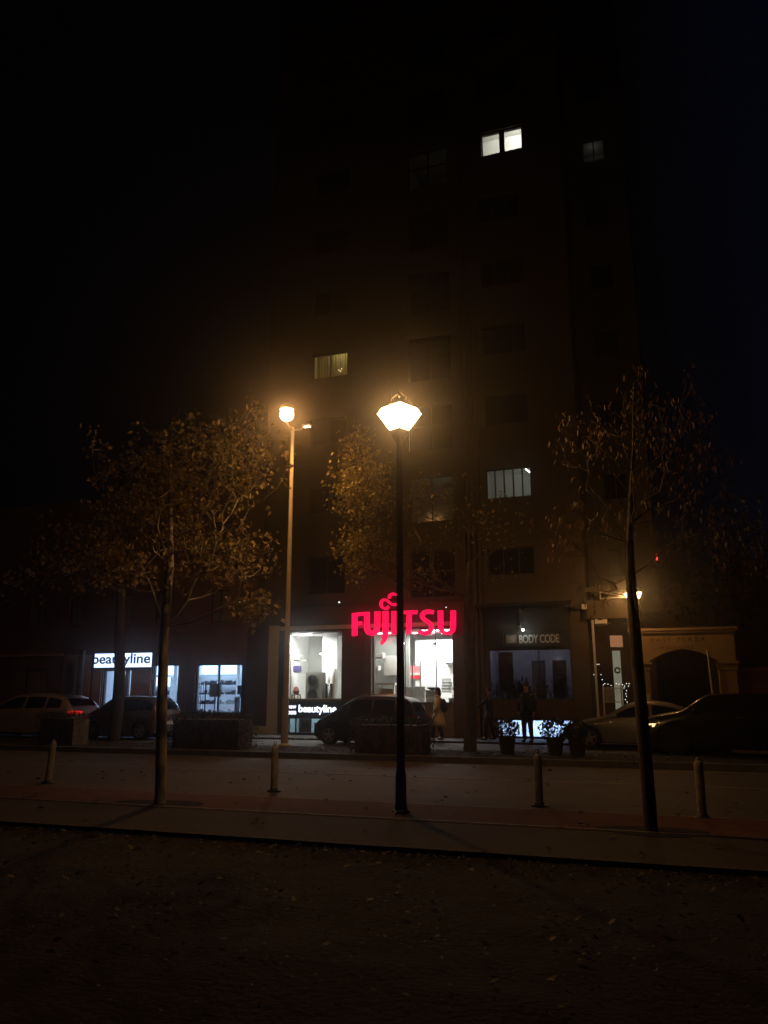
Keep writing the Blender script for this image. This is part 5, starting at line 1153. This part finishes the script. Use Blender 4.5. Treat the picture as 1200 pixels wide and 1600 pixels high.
    lo('hair', mb, 'hair_dark', o, smooth=True)
    o.location = loc; o.rotation_euler.z = rz; WL[o.name] = Vector(loc); return o
q = gr(685,1169,Z_S); 
wp = person('woman-like figure', (q.x+0.0, 26.45, Z_S), math.radians(12), ((-0.02,-0.24,1.12),(-0.14,-0.24,0.92)), ((0.06,0.24,1.13),(-0.05,0.25,0.93)), ((-0.16,-0.09,0.52),(-0.18,-0.09,0.09)), ((0.03,0.09,0.50),(0.14,0.09,0.10)), 1.68, coat='coat_beige', legs='cloth_black', shoes='shoe_pale', hair='long')
wp.location.x = at(685,1169,26.45).x
wp['label'] = 'person in a beige knee length coat with long dark hair walking left'
bx, by = wp.location.x+0.20, 26.45
bp = thing('backpack', 'dark backpack on the back of the person in the beige coat', 'backpack', (bx, by, 1.2))
obj('bag', MB().ball((bx,by,1.24),(0.10,0.16,0.23),14,10), 'cloth_black', bp, smooth=True); obj('pocket', MB().ball((bx+0.08,by,1.16),(0.05,0.12,0.12),12,8), 'cloth_black', bp, smooth=True)
obj('strap', MB().tube([(bx-0.02,by-0.1,1.42),(bx-0.2,by-0.13,1.54),(bx-0.33,by-0.13,1.38),(bx-0.2,by-0.17,1.1)],0.018,6).tube([(bx-0.02,by+0.1,1.42),(bx-0.2,by+0.13,1.54),(bx-0.33,by+0.13,1.38),(bx-0.2,by+0.17,1.1)],0.018,6), 'cloth_black', bp)
pm = person('dark clothed man standing between the potted shrubs before the bright basement window', (at(826,1172,26.3).x, 26.3, Z_S), math.radians(75), ((0.02,-0.27,1.13),(-0.05,-0.25,0.90)), ((0.02,0.27,1.13),(-0.05,0.25,0.90)), ((-0.04,-0.11,0.50),(-0.02,-0.13,0.09)), ((-0.02,0.11,0.50),(0.05,0.14,0.09)), 1.80, build=1.12)
pn = person('person in black walking left with one arm stretched out beside the fluted pilaster', (at(766,1160,27.2).x, 27.2, Z_S), math.radians(5), ((-0.20,-0.22,1.20),(-0.42,-0.24,1.08)), ((0.06,0.24,1.13),(0.02,0.25,0.90)), ((-0.12,-0.09,0.51),(-0.12,-0.09,0.09)), ((0.03,0.09,0.50),(0.15,0.09,0.10)), 1.70)

# ------------------------------------------------------------------ haze volume added to give the lamps a halo
hz = MB().box(-95, 62, -62, 58, -1.4, 38)
hm = bpy.data.materials.new('haze'); hm.use_nodes = True; n = hm.node_tree; n.nodes.clear()
ou = n.nodes.new('ShaderNodeOutputMaterial'); pv = n.nodes.new('ShaderNodeVolumePrincipled'); pv.inputs['Color'].default_value = (0.8,0.8,0.8,1); pv.inputs['Density'].default_value = 0.0052; pv.inputs['Anisotropy'].default_value = 0.95
n.links.new(pv.outputs[0], ou.inputs['Volume']); MATS['haze'] = hm
tag(obj('haze', hz, 'haze'), 'thin haze added to make a halo round the lamps', 'haze', kind='stuff')
